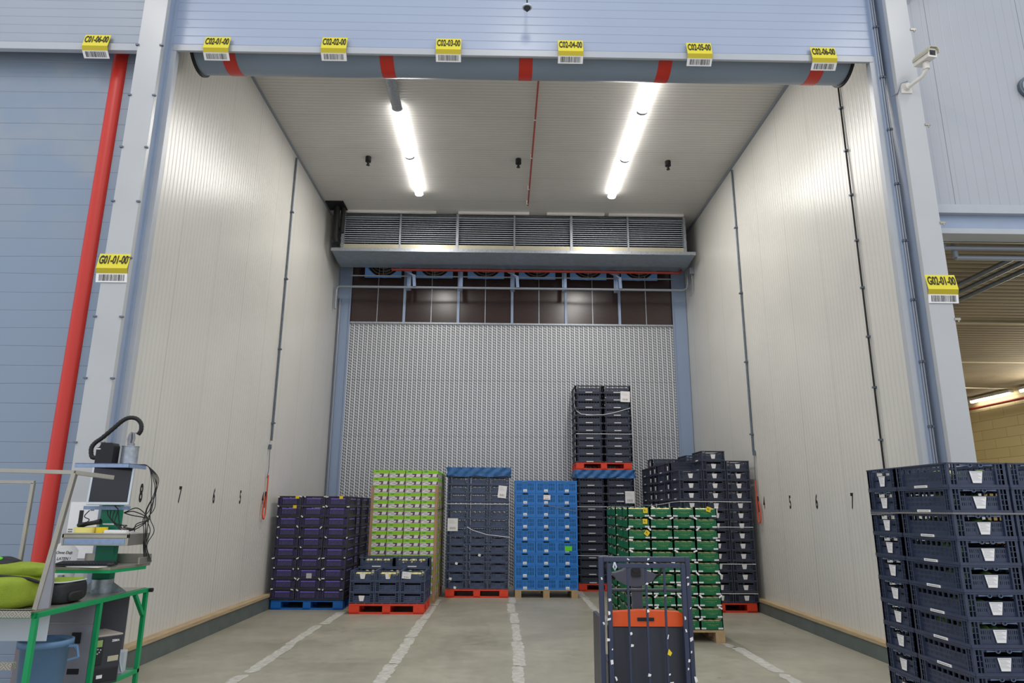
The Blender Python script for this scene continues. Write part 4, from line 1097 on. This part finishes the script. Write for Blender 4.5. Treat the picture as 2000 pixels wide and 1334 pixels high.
stack(GR, [(gx0+.15, 10.0, 'left side, second row'), (gx0+.15, 10.6, 'left side, third row'), (gx0+.15, 11.0, 'left side, rearmost row'), (gx0+.45, 10.0, 'second row, inner column')], 11, .1405, .15, 0, fm, 'green vegetable crates', jit=.002)
stack(GR, [(gx0+.75, 10.0, 'second row, third column'), (gx0+1.05, 10.0, 'second row, right column')], 11, .1405, .15, 0, fm, 'green vegetable crates', jit=.002)
rr = random.Random(21)
for i in range(11):
    for k in range(5):
        if rr.random() < .75:
            x = gx0+.02+.295*k + rr.uniform(-.035, .035); z = .15+.1405*(i+1)-.012
            if x < gx0 or x > gx0+1.2: continue
            m = MB(); m.T = Matrix.Translation((x, 9.384, z)) @ Matrix.Rotation(rr.choice((-.7, -.4, .5, .8, .1)), 4, 'Y'); m.box(-.026, .026, -.002, .002, -.010, .010); m.T = None
            tag(m.build('crate_tag', 'paper'), 'small white tag between the green crates', 'tag', 'white tags on the green crates')
for x, z, a, l in ((1.95, 1.64, 0, 'topmost crate, left'), (1.94, 1.50, 0, 'second crate down'), (1.96, 1.35, .7, 'third crate down, tilted'), (2.80, 1.66, .3, 'top right crate')):
    q = MB(); q.T = Matrix.Rotation(a, 4, 'Y'); q.box(-.03, .03, 0, .002, -.032, .032, 0); q.box(-.014, -.006, -.0006, 0, -.012, .014, 1); q.box(0, .012, -.0006, 0, -.002, .003, 1); q.box(0, .012, -.0006, 0, -.012, -.008, 1); q.T = None
    tag(q.build('yellow_tag', ['yellow_tag', 'ink'], None, (x, 9.385, z)), 'yellow price tag on the green stack, %s' % l, 'tag', 'yellow tags, green stack')

# --- foreground stack at the right edge
redp(2.99+.6, 4.6+.5, 0, 'red pallet under the foreground navy stack at the right edge')
fm = lambda l, w: 'navy crate, %s, %s of foreground stack' % (l, w)
FP = .1655; fz = .158
fcols = [(2.99+.2, 4.6+.3, 'left front column'), (2.99+.619, 4.9, 'middle front column'), (2.99+1.038, 4.9, 'right front column')]
stack(N_near, fcols, 11, FP, fz, PI2, fm, 'foreground navy crates', jit=.002)
stack(N_near, [(2.99+.3, 5.2+.215, 'rear left column')], 11, FP, fz, 0, fm, 'foreground navy crates', jit=.002)
rr = random.Random(2)
for i in range(4, 11):
    for (cx, cy, w) in fcols[:1] + [(2.99+.3, 5.405, 'rear left column')]:
        for k in range(7):
            x = cx - .10 + .066*(k % 4) + rr.uniform(-.01, .01); y = (cy - .185 if w.startswith('left') else cy-.085) + .12*(k//4)
            if k > 4 and w.startswith('left'): x, y = cx-.10, cy - .03 + .16*(k-5)
            top = i == 10
            o = MB().ell((0, 0, 0), (.033, .066, .033), nu=14, nv=10).build('vegetable', 'veg_cream' if top and k % 2 == 0 else 'veg_green', None, (x, y, fz+FP*i+.05+rr.uniform(.01, .05)), (rr.uniform(-.2, .2), 0, rr.uniform(-.5, .5)))
            tag(o, '%s vegetable in %s crate, %s of foreground stack' % ('cream' if top and k % 2 == 0 else 'green', layer(i, 11), w), 'vegetable', 'vegetables, foreground crate %s %s' % (layer(i, 11), w))
strap(0, 0, 0, 0, 'grey strap round the foreground navy stack', 'strap_grey', zz=[(4.2, 4.588, 1.645), (2.982, 4.588, 1.645), (2.978, 5.2, 1.645), (2.978, 5.6, 1.63)])
# ================================================================== PALLET TRUCK WITH LOAD GUARD
pt = thing('pallet_truck', 'black and orange powered pallet truck with barred load guard', 'pallet truck', (1.02, 5.1, 0))
def TK(mb, n, m, bevel=0., parent=None, lab=None):
    for i, p in enumerate(mb.v): mb.v[i] = (p[0]-1.02, p[1]-5.1, p[2])
    o = mb.build(n, m, parent or pt, bevel=bevel)
    if lab: o['label'] = lab
    return o
g = MB()
g.box(.695, .728, 4.98, 5.02, .05, 1.335).box(1.30, 1.333, 4.98, 5.02, .05, 1.335).box(.728, 1.30, 4.98, 5.02, 1.30, 1.335)
TK(g, 'outer_frame', 'stacker_frame', .004)
g = MB().box(.748, .778, 4.955, 4.985, .05, 1.292).box(1.262, 1.292, 4.955, 4.985, .05, 1.292).box(.778, 1.262, 4.955, 4.985, 1.262, 1.292)
TK(g, 'inner_frame', 'stacker_frame', .003)
for x in (.892, 1.018, 1.145): TK(MB().box(x-.007, x+.007, 4.96, 4.975, .05, 1.27), 'guard_bar', 'stacker_frame')
TK(MB().tube([(.76, 4.985, 1.115), (1.28, 4.985, 1.115)], .011, 10), 'cross_bar', 'stacker_black')
TK(MB().box(.765, 1.285, 5.04, 5.14, .06, .872), 'cover_panel', 'stacker_black', .01)
hood = MB().prism([(.772, .872), (1.262, .872), (1.285, .895), (1.285, .945), (1.262, .965), (.98, .975), (.94, .972), (.772, .962)], 5.03, 5.12, 'xz')
hood = TK(hood, 'hood', 'stacker_orange', .008, lab='orange hood')
TK(MB().box(.96, 1.075, 5.022, 5.031, .908, .930), 'hood_slot', 'rubber', parent=hood).location = (0, 0, 0)
TK(MB().box(.705, .735, 5.05, 5.42, .10, .92), 'side_skirt', 'stacker_black', .006)
TK(MB().box(1.30, 1.33, 5.05, 5.42, .10, .80), 'side_skirt', 'stacker_black', .006)
TK(MB().box(.82, 1.26, 5.15, 5.8, .10, .55), 'chassis', 'stacker_black', .01)
TK(MB().box(1.015, 1.09, 5.46, 5.54, .55, 1.1), 'steering_column', 'grey_plastic', .006)
sb = MB().prism([(.86, 1.185), (.90, 1.13), (.96, 1.10), (1.03, 1.09), (1.10, 1.10), (1.16, 1.13), (1.195, 1.18), (1.12, 1.205), (1.08, 1.25), (.99, 1.25), (.94, 1.205)], 5.42, 5.52, 'xz')
TK(sb, 'steering_head', 'grey_plastic', .008)
TK(MB().box(1.0, 1.07, 5.405, 5.42, 1.165, 1.215).tube([(1.035, 5.41, 1.22), (1.035, 5.40, 1.22)], .03, 12), 'control_pad', 'black_plastic', .002)
for s in (-1, 1):
    c = 1.028 + s*.168
    TK(MB().tube([(c-s*.02, 5.47, 1.14), (c+s*.03, 5.46, 1.18), (c+s*.045, 5.45, 1.24), (c+s*.02, 5.45, 1.275), (c-s*.03, 5.46, 1.28)], .010, 8), 'grip', 'rubber')
for s in (-1, 1): TK(MB().box(1.02+s*.2-.08, 1.02+s*.2+.08, 3.85, 5.05, .05, .10), 'fork', 'stacker_black', .006)
for s in (-1, 1): TK(MB().tube([(1.02+s*.17-.04, 5.75, .09), (1.02+s*.17+.04, 5.75, .09)], .09, 20), 'wheel', 'rubber')
TK(MB().tube([(.80, 4.95, 1.30), (.81, 4.945, 1.27), (.80, 4.94, 1.245), (.79, 4.945, 1.27), (.80, 4.95, 1.30)], .006, 6), 'cable_loop', 'silver_plastic')
rr = random.Random(14)
spots = [(.712, 1.19, .012, .017), (.76, 1.055, .02, .02), (.755, .97, .015, .028), (.752, .93, .03, .015), (1.31, 1.20, .02, .012), (1.312, 1.155, .018, .018), (.90, 1.318, .02, .008), (1.04, 1.32, .02, .012),
         (1.03, 1.29, .02, .012), (1.02, 1.16, .02, .015), (1.145, 1.085, .02, .012), (.90, .84, .018, .018), (.905, .765, .022, .018), (1.02, .985, .018, .02), (1.015, .58, .02, .02), (1.15, .585, .015, .012),
         (1.16, .53, .035, .018), (1.155, .73, .012, .012), (1.272, .94, .012, .025), (1.315, .80, .03, .024), (1.275, .86, .01, .022), (.765, .66, .02, .03), (.745, .80, .02, .02), (1.285, .67, .014, .02), (1.33, .55, .02, .04), (.79, .56, .014, .03),
         (1.31, .72, .012, .016), (1.277, .62, .012, .016), (.77, .74, .01, .012), (1.15, .82, .008, .03), (.72, .9, .012, .02), (1.32, 1.0, .008, .014)]
for (x, z, w, h) in spots:
    front = 4.976 if (.70 < x < .735 or x > 1.30 or z > 1.3) else 4.95
    k = MB(); k.T = Matrix.Translation((x, front, z)) @ Matrix.Rotation(rr.uniform(-.6, .6), 4, 'Y')
    k.add([(-w/2, 0, -h/2), (w/2*rr.uniform(.5, 1), 0, -h/2*rr.uniform(.6, 1)), (w/2, 0, h/2*rr.uniform(.5, 1)), (-w/2*rr.uniform(.3, 1), 0, h/2)], [(0, 1, 2, 3)]); k.T = None
    TK(k, 'paper_remnant', 'paper')
k = MB().add([(1.14, 4.948, .71), (1.16, 4.948, .70), (1.172, 4.948, .72), (1.15, 4.948, .745)], [(0, 1, 2, 3)]); TK(k, 'paper_remnant', 'yellow_tag', lab='yellow remnant')

# ================================================================== MOBILE WORKSTATION (left foreground)
wb = thing('mobile_workbench', 'green framed steel workbench with a rear pole and shelves', 'workbench', (-3.42, 5.75, 0))
def WB(mb, n, m, bevel=0., parent=None, lab=None, base=(-3.42, 5.75, 0), root=None):
    for i, p in enumerate(mb.v): mb.v[i] = (p[0]-base[0], p[1]-base[1], p[2]-base[2])
    o = mb.build(n, m, parent or root or wb, bevel=bevel)
    if lab: o['label'] = lab
    return o
fr_ = MB()
fx, bx_ = -3.137, -3.75
for y in (5.0, 5.77, 6.49): fr_.box(fx-.017, fx+.017, y-.017, y+.017, .10 if y != 5.77 else .27, .915)
for y in (5.0, 6.49): fr_.box(bx_, bx_+.034, y-.017, y+.017, .10, .915)
fr_.box(fx-.017, fx+.017, 5.0, 6.507, .915, .948).box(bx_, bx_+.034, 5.0, 6.507, .915, .948).box(bx_, fx, 6.473, 6.507, .915, .948).box(bx_, fx, 4.983, 5.017, .915, .948)
fr_.box(fx-.017, fx+.017, 5.77, 6.507, .255, .289).box(bx_, fx, 6.473, 6.507, .255, .289).bar((fx, 6.3, .915), (fx, 6.47, .73), .03)
WB(fr_, 'frame', 'bench_green', .002)
WB(B(bx_, fx-.01, 5.0, 6.5, .948, .953), 'worktop', 'steel', .001)
WB(B(bx_+.03, bx_+.036, 5.78, 6.47, .29, .915), 'back_panel', 'steel_dull')
WB(MB().box(bx_+.03, fx-.12, 6.455, 6.461, .29, .915), 'end_panel', 'steel_dull')
pn = WB(MB().box(bx_+.03, fx-.02, 5.754, 5.76, .12, .915), 'inner_panel', 'steel_dull')
WB(MB().box(fx-.17, fx-.08, 5.752, 5.754, .40, .44), 'slot', 'rubber', parent=pn)
WB(MB().box(fx-.17, fx-.10, 5.749, 5.754, .62, .70), 'socket_plate', 'rubber', parent=pn)
WB(MB().box(bx_+.03, fx-.02, 5.75, 5.754, .765, .772), 'fold_line', 'steel', parent=pn)
WB(B(bx_, fx-.02, 5.77, 6.5, .275, .285), 'lower_shelf', 'steel_dull')
for y in (5.02, 6.47):
    for x in (fx, bx_+.017): WB(MB().tube([(x-.012, y, .05), (x+.012, y, .05)], .05, 16), 'castor', 'rubber')
WB(MB().tube([(fx+.02, 6.507, .93), (fx+.05, 6.507, .93)], .018, 12), 'rubber_bumper', 'rubber')
# pole with shelves
px_, py_ = -3.33, 6.12
WB(MB().box(px_-.075, px_+.075, py_-.04, py_+.04, 1.06, 1.97), 'pole', 'pole_green', .004)
WB(MB().tube([(px_, py_, .953), (px_, py_, 1.06)], .085, 24).box(px_-.15, px_+.15, py_-.006, py_+.006, .953, .985).box(px_-.006, px_+.006, py_-.14, py_+.14, .953, .985)
   .add([(px_-.22, py_, .954), (px_-.085, py_, .954), (px_-.085, py_, 1.04)], [(0, 1, 2)]).add([(px_+.22, py_, .954), (px_+.085, py_, .954), (px_+.085, py_, 1.04)], [(0, 1, 2)]), 'pole_foot', 'galv')
WB(MB().box(px_-.045, px_+.05, py_-.0415, py_-.04, 1.50, 1.512), 'pole_lettering', 'paper')
WB(MB().box(-3.60, -3.14, 5.93, 6.22, 2.0, 2.008).box(-3.60, -3.14, 5.93, 5.937, 1.972, 2.008).box(-3.147, -3.14, 5.93, 6.22, 1.972, 2.008), 'top_shelf', 'galv_blue', .003)
ms = WB(MB().box(-3.58, -3.04, 5.88, 5.90, 1.40, 1.44).box(-3.58, -3.04, 5.88, 6.22, 1.425, 1.432).box(-3.055, -3.04, 5.88, 6.22, 1.34, 1.43).box(-3.58, -3.045, 5.885, 5.90, 1.34, 1.40).box(-3.58, -3.565, 5.88, 6.22, 1.34, 1.43), 'middle_shelf', 'steel', .002)
WB(MB().box(-3.56, -3.07, 5.882, 5.8855, 1.35, 1.392), 'shelf_slot', 'galv_blue', parent=ms)
WB(MB().box(px_-.2, px_+.17, 6.03, 6.08, 1.625, 1.655), 'monitor_bracket', 'galv_blue')
kt = MB().prism([(-3.62, 5.72), (-3.07, 5.72), (-2.99, 6.12), (-2.99, 6.2), (-3.62, 6.2)], 1.165, 1.185, 'xy').box(-3.0, -2.985, 6.0, 6.2, 1.185, 1.24).box(-3.55, -2.985, 6.19, 6.2, 1.185, 1.26)
WB(kt, 'keyboard_shelf', 'steel', .002)
WB(MB().prism([(-3.62, 5.722), (-3.072, 5.722), (-2.993, 6.12), (-2.993, 6.14), (-3.62, 6.14)], 1.14, 1.166, 'xy'), 'shelf_edge', 'bench_green', lab='green edge')
# step platform with handrails
sp_ = thing('step_platform', 'aluminium step platform with tread plate and square tube handrails', 'steps', (-3.5, 5.0, 0))
SB = dict(base=(-3.5, 5.0, 0), root=sp_)
WB(MB().box(-4.3, -3.135, 4.94, 4.945, .925, .975).box(-4.3, -3.135, 4.94, 4.98, .97, .975), 'tread', 'tread_plate', **SB)
WB(MB().box(-4.2, -3.165, 5.2, 5.205, .735, .935), 'riser_plate', 'silver_plastic', **SB)
WB(MB().box(-4.3, -3.2, 4.93, 4.98, .605, .645), 'step', 'tread_plate', **SB)
WB(MB().box(-4.3, -4.26, 4.93, 4.98, .0, .93), 'leg', 'steel_dull', **SB)
WB(MB().bar((-3.12, 4.96, .975), (-3.0, 4.96, 1.88), .032, .032).bar((-3.0, 4.96, 1.885), (-2.86, 5.2, 1.86), .03, .03).bar((-3.0, 4.96, 1.885), (-3.80, 4.96, 1.90), .028, .028)
   .bar((-3.82, 4.96, 1.90), (-3.98, 4.96, .975), .032, .032), 'handrail', 'steel', .002, **SB)
WB(MB().add([(-3.13, 4.95, .975), (-3.03, 4.95, .985), (-3.03, 4.95, 1.15), (-3.06, 4.95, 1.45), (-3.075, 4.95, 1.45), (-3.13, 4.97, .975), (-3.03, 4.97, .985), (-3.03, 4.97, 1.15), (-3.06, 4.97, 1.45), (-3.075, 4.97, 1.45)],
   [(0,1,2,3,4), (9,8,7,6,5), (0,5,6,1), (1,6,7,2), (2,7,8,3), (3,8,9,4), (4,9,5,0)]), 'gusset_plate', 'steel_dull', **SB)
WB(MB().bar((-4.4, 5.6, 1.84), (-3.69, 5.6, 1.835), .026, .026).bar((-3.70, 5.6, 1.83), (-3.70, 5.6, .97), .026, .026), 'rear_rail', 'steel', .002, **SB)

# monitor
mo = thing('monitor', 'silver flat monitor with dark screen on the workbench pole', 'monitor', (-3.285, 5.95, 1.665)); mo.scale = (.86, 1, 1.06)
mo.rotation_euler = (-.12, 0, .28)
fr2 = MB().box(-.185, .185, -.012, .02, 0, .02).box(-.185, .185, -.012, .02, .295, .31).box(-.185, -.168, -.012, .02, .02, .295).box(.168, .185, -.012, .02, .02, .295)
fr2.build('bezel', 'silver_plastic', mo, bevel=.002); B(-.168, .168, -.006, .0, .02, .295).build('screen', 'screen', mo); B(-.18, .18, .0, .045, .005, .3).build('rear_shell', 'black_plastic', mo)
B(-.03, .03, .045, .12, .1, .16).build('mount', 'rubber', mo)
MB().tube([(.05, .03, .0), (.09, .03, -.03), (.11, .05, -.12), (.13, .04, -.2)], .005, 6).build('cable', 'rubber', mo)
# speaker, lamp cylinder, hose on the top shelf
s_ = thing('loudspeaker', 'small black loudspeaker on the top shelf of the workbench pole', 'speaker', (-3.395, 6.04, 2.008)); s_.scale = (.9, 1, 1.15)
MB().prism([(-.075, 0), (.075, 0), (.078, .13), (.06, .155), (-.045, .155), (-.06, .12), (-.085, .115), (-.085, .0)], -.05, .05, 'xz').build('cabinet', 'rubber', s_, bevel=.008)
B(-.083, -.045, -.052, -.05, .105, .112).build('badge', 'paper', s_)
cy = thing('motor_cylinder', 'galvanised cylinder with spring fitting on top of the workbench pole', 'cylinder', (-3.25, 6.12, 2.008))
MB().tube([(0,0,0), (0,0,.155)], .068, 28).tube([(0,0,.155), (0,0,.16)], .072, 28).build('drum', 'galv', cy)
MB().tube([(0,0,.16), (0,0,.185)], .03, 14).box(-.012, .0, -.02, .02, .18, .28).tube([(-.02,0,.18), (-.03,0,.22), (-.02,0,.26), (0,0,.28)], .012, 8).tube([(.012,0,.18), (.02,0,.23), (.01,0,.27)], .01, 8).bar((0,0,.275), (.06,0,.275), .012).build('spring_fitting', 'steel_dull', cy)
ho = [(-3.47, 6.05, 2.05), (-3.50, 6.05, 2.06), (-3.535, 6.05, 2.07), (-3.55, 6.05, 2.14), (-3.53, 6.06, 2.19), (-3.48, 6.07, 2.235), (-3.40, 6.08, 2.32), (-3.34, 6.09, 2.385), (-3.29, 6.1, 2.415), (-3.23, 6.11, 2.41), (-3.19, 6.12, 2.37), (-3.18, 6.12, 2.31), (-3.20, 6.12, 2.27)]
tag(MB().tube(smooth_path(ho, 6), .017, 12, 0, True, [.017+.0025*(q % 2) for q in range(6*(len(ho)-1)+1)]).build('corrugated_hose', 'rubber'), 'black corrugated hose arching over the pole top', 'hose')
cb = MB()
rr = random.Random(9)
for k in range(6):
    x = -3.03 + .012*k; cb.tube(smooth_path([(-3.2+.01*k, 6.15, 2.012), (-3.10, 6.16, 2.0), (x-.02, 6.15, 1.9), (x+.02*math.sin(k), 6.14, 1.78), (x+.03*math.cos(k*2), 6.1, 1.64), (x-.03, 6.12, 1.55), (x+.04*math.sin(k*3), 6.1, 1.45), (x-.02*k*.3, 6.12, 1.33), (x+.02, 6.13, 1.2)]), .0035, 5)
for k in range(4):
    cb.tube(smooth_path([(-3.32+.03*k, 6.02, 1.62), (-3.28+.02*k, 5.98, 1.57-.02*k), (-3.2+.03*k, 5.96, 1.50), (-3.12, 5.95, 1.455+.01*k), (-3.06, 6.0, 1.47)]), .004, 5)
cb.tube(smooth_path([(-3.44, 5.97, 1.62), (-3.47, 5.96, 1.57), (-3.42, 5.95, 1.54), (-3.5, 5.95, 1.49)]), .004, 5)
for k in range(3): cb.tube(smooth_path([(-3.22, 6.1, 1.6), (-3.1-.02*k, 6.08, 1.64-.03*k), (-2.99+.01*k, 6.05, 1.55), (-3.05, 6.0, 1.47+.02*k), (-3.15+.05*k, 5.98, 1.45)]), .0045, 5)
tag(cb.build('cable_bundle', 'rubber', None), 'tangle of black cables hanging beside the workbench pole', 'cables', kind='stuff')
# things on the middle shelf
sc = thing('barcode_scanner', 'black handheld barcode scanner lying on tape rolls', 'scanner', (-3.42, 5.98, 1.50))
MB().tube([(-.07, 0, 0), (-.03, 0, .01), (.03, 0, .02), (.08, 0, .03)], .02, 10, 0, True, [.022, .018, .018, .024]).build('body', 'black_plastic', sc)
MB().ell((-.08, 0, 0), (.03, .03, .024), nu=12, nv=8).build('head', 'rubber', sc)
def tape(x, y, z, r, h, m, label):
    q = MB(); n = 28; vs = []
    for rr_, zz in ((r, 0), (r, h), (r*.72, h), (r*.72, 0)):
        for k in range(n): a = 2*PI*k/n; vs.append((rr_*math.cos(a), rr_*math.sin(a), zz))
    q.add(vs, [(j*n+k, j*n+(k+1) % n, ((j+1) % 4)*n+(k+1) % n, ((j+1) % 4)*n+k) for j in range(4) for k in range(n)], 0, False)
    return tag(q.build('tape_roll', m, None, (x, y, z)), label, 'tape roll', 'rolls on the middle shelf')
tape(-3.46, 5.99, 1.433, .085, .05, 'label_yellow', 'large pale yellow tape roll on the middle shelf')
tape(-3.32, 5.98, 1.433, .045, .05, 'yellow_tag', 'small bright yellow roll on the middle shelf')
tag(B(-3.27, -3.09, 5.92, 6.02, 1.433, 1.462).build('label_pack', 'paper', bevel=.002), 'pack of white labels on the middle shelf', 'labels')
# keyboard, mouse, papers
kb = thing('keyboard', 'black keyboard on the lower pole shelf', 'keyboard', (-3.33, 5.83, 1.19)); kb.rotation_euler = (0, 0, .08)
MB().prism([(-.08, 0), (.08, 0), (.08, .022), (-.08, .010)], -.215, .215, 'yz').build('base', 'black_plastic', kb, bevel=.003)
for j in range(5):
    for k in range(17): 
        z = .012+.0028*(j+1)
        B(-.205+k*.0242, -.186+k*.0242, -.062+j*.027, -.04+j*.027, z, z+.006).build('key', 'printer_grey', kb)
tag(MB().ell((0, 0, .012), (.028, .045, .018), nu=14, nv=8, flat=.012).build('mouse', 'black_plastic', None, (-3.11, 5.80, 1.19), (0, 0, .3)), 'black mouse beside the keyboard', 'mouse')
tag(B(-.15, .15, -.08, .08, 0, .004).build('paper_sheets', 'paper', None, (-3.27, 5.79, 1.1855), (0, 0, -.25)), 'loose white papers under the keyboard edge', 'paper')
# printer + adapter in the bay
pr_ = thing('label_printer', 'dark grey label printer on the lower shelf of the workbench', 'printer', (-3.255, 6.04, .285)); pr_.rotation_euler = (0, 0, .9); pr_.scale = (.86, 1, 1)
B(-.135, .135, -.16, .16, 0, .36).build('case', 'printer_grey', pr_, bevel=.008)
B(-.137, .137, -.16, .162, .355, .368).build('lid', 'printer_top', pr_, bevel=.004)
fp = MB().box(-.125, -.03, -.172, -.16, .15, .35); fp = fp.build('control_panel', 'black_plastic', pr_, bevel=.006)
B(-.115, -.045, -.175, -.172, .285, .335).build('display', 'lcd_green', fp)
for k, (u, v) in enumerate(((-.105, .262), (-.08, .268), (-.055, .262), (-.095, .245), (-.065, .245), (-.08, .235))): MB().ell((u, -.173, v), (.008, .004, .006), nu=10, nv=6).build('button', 'paper_grey', fp)
B(.02, .115, -.166, -.16, .165, .205).build('outlet', 'cream_metal', pr_, bevel=.002); B(-.12, .12, -.168, -.16, .02, .12).build('lower_door', 'black_plastic', pr_, bevel=.004)
B(-.06, -.01, -.171, -.168, .05, .075).build('sticker', 'paper', pr_)
text_mesh('ZEBRA', .022, 'paper', 'lettering', pr_, (.075, -.162, .318), (PI/2, 0, 0), bold=.0008)
tag(MB().box(-.04, .04, -.06, .06, 0, .17).tube([(.0, -.065, .17), (.01, -.07, .1), (.03, -.065, .02)], .006, 6).build('power_adapter', 'silver_plastic', None, (-3.22, 6.36, .285), (0, 0, .3), bevel=.003), 'pale power unit beside the label printer', 'power unit')
# waste bin
bn = thing('waste_bin', 'blue plastic waste bin under the workbench', 'bin', (-3.32, 5.46, 0), .85)
n = 40; vs = []
RI = [(.13, 0), (.165, .66), (.19, .66), (.19, .70), (.175, .705), (.165, .68), (.125, .02)]
RI = [(r*.94, z) for r, z in RI]
q = MB()
for r, z in RI:
    for k in range(n): a = 2*PI*k/n; vs.append((r*math.cos(a), r*math.sin(a), z))
q.add(vs, [(j*n+k, j*n+(k+1) % n, (j+1)*n+(k+1) % n, (j+1)*n+k) for j in range(len(RI)-1) for k in range(n)], 0, True)
q.add(vs[:n], [tuple(range(n))[::-1]]); q.add(vs[-n:], [tuple(range(n))])
q.build('tub', 'bin_blue', bn)
MB().bar((.1, -.13, .66), (.15, -.17, .66), .015).bar((.15, -.17, .66), (.17, -.17, .58), .015).bar((.17, -.17, .58), (.12, -.12, .56), .015).bar((.15, -.1, .66), (.19, -.1, .60), .015).build('handle', 'bin_blue', bn)
# bags on bench
b1 = thing('shoulder_bag', 'lime green and black bag heaped on the steps', 'bag', (-3.62, 5.22, .955))
MB().ell((0.04, 0, .11), (.30, .17, .125), .55, nu=36, nv=18, noise=.045, seed=2, flat=.11).build('main_body', 'bag_green', b1)
MB().ell((.1, .06, .245), (.26, .15, .055), .7, nu=30, nv=14, noise=.05, seed=5).build('lid', 'bag_green', b1)
MB().ell((-.05, .06, .29), (.17, .12, .045), .8, nu=26, nv=12, noise=.08, seed=8).build('mesh_pocket', 'bag_black', b1)
MB().ell((-.02, .0, .325), (.06, .03, .018), .7, nu=16, nv=8).build('buckle', 'lime_tag', b1)
MB().tube([(-.25, -.1, .02), (-.2, -.16, .16), (-.1, -.15, .23), (.1, -.13, .225), (.3, -.08, .2), (.36, 0, .16)], .011, 8).build('strap', 'bag_black', b1)
MB().tube([(.02, -.19, .0), (-.005, -.192, .07), (.01, -.185, .15), (.03, -.16, .2)], .003, 6).build('seam', 'bag_black', b1)
b2 = thing('lunch_bag', 'dark rounded bag with lime lining on the workbench', 'bag', (-3.30, 5.50, .953))
MB().ell((0, 0, .08), (.13, .17, .085), .45, nu=36, nv=16, noise=.02, seed=4, flat=.08).build('main_body', 'bag_black', b2)
MB().ell((0, 0, .158), (.12, .16, .012), .5, nu=32, nv=8).build('lid', 'bag_green', b2)
MB().tube([(.125*math.copysign(abs(math.cos(a))**.5, math.cos(a)), .165*math.copysign(abs(math.sin(a))**.5, math.sin(a)), .155) for a in [2*PI*k/32 for k in range(33)]], .005, 6, 0, False).build('piping', 'silver_plastic', b2)
MB().ell((.13, -.02, .05), (.02, .09, .035), .5, nu=20, nv=10).build('side_pocket', 'rubber', b2)
# notices on the left column
nt_ = thing('column_notice', 'white board with a large 1 on the left column behind the monitor', 'notice', (-3.845, 6.59, 1.44))
B(-.13, .13, -.004, .003, -.25, .25).build('board', 'paper', nt_)
text_mesh('1', .26, 'ink', 'numeral', nt_, (-.02, -.006, .07), bold=.006)
for k in range(5): B(-.12, -.08, -.006, -.004, -.08+.02*k, -.07+.02*k).build('small_print', 'strap_grey', nt_)
hn = thing('handwritten_note', 'handwritten white sheet hanging behind the handrail', 'note', (-3.68, 6.12, 1.21)); hn.rotation_euler = (.05, 0, .05)
MB().prism([(-.16, -.15), (.10, -.15), (.11, .08), (.06, .13), (-.02, .15), (-.08, .12), (-.12, .04)], -.002, 0, 'xz').build('sheet', 'paper', hn)
for k, s in enumerate(('Onne Dujt', 'LATEN !', 'ZAM')): text_mesh(s, .034, 'printer_grey', 'handwriting', hn, (-.005, -.004, .06-.05*k), shear=.3, sx=.9)
_b = B(-3.7, -3.66, 6.10, 6.15, .953, 1.09); 
tag(_b.build('note_clip', 'steel_dull'), 'small metal clip post holding the handwritten note', 'clip')
tag(B(-3.9, -3.3, 5.9, 5.94, .0, .04).build('floor_strip', 'floor_red'), 'red strip on the floor behind the waste bin', 'strip')
for _p in (N_navy, N_short, N_near, PU, CT, BL, GR):
    if _p.name not in _used: raise RuntimeError('unused model')
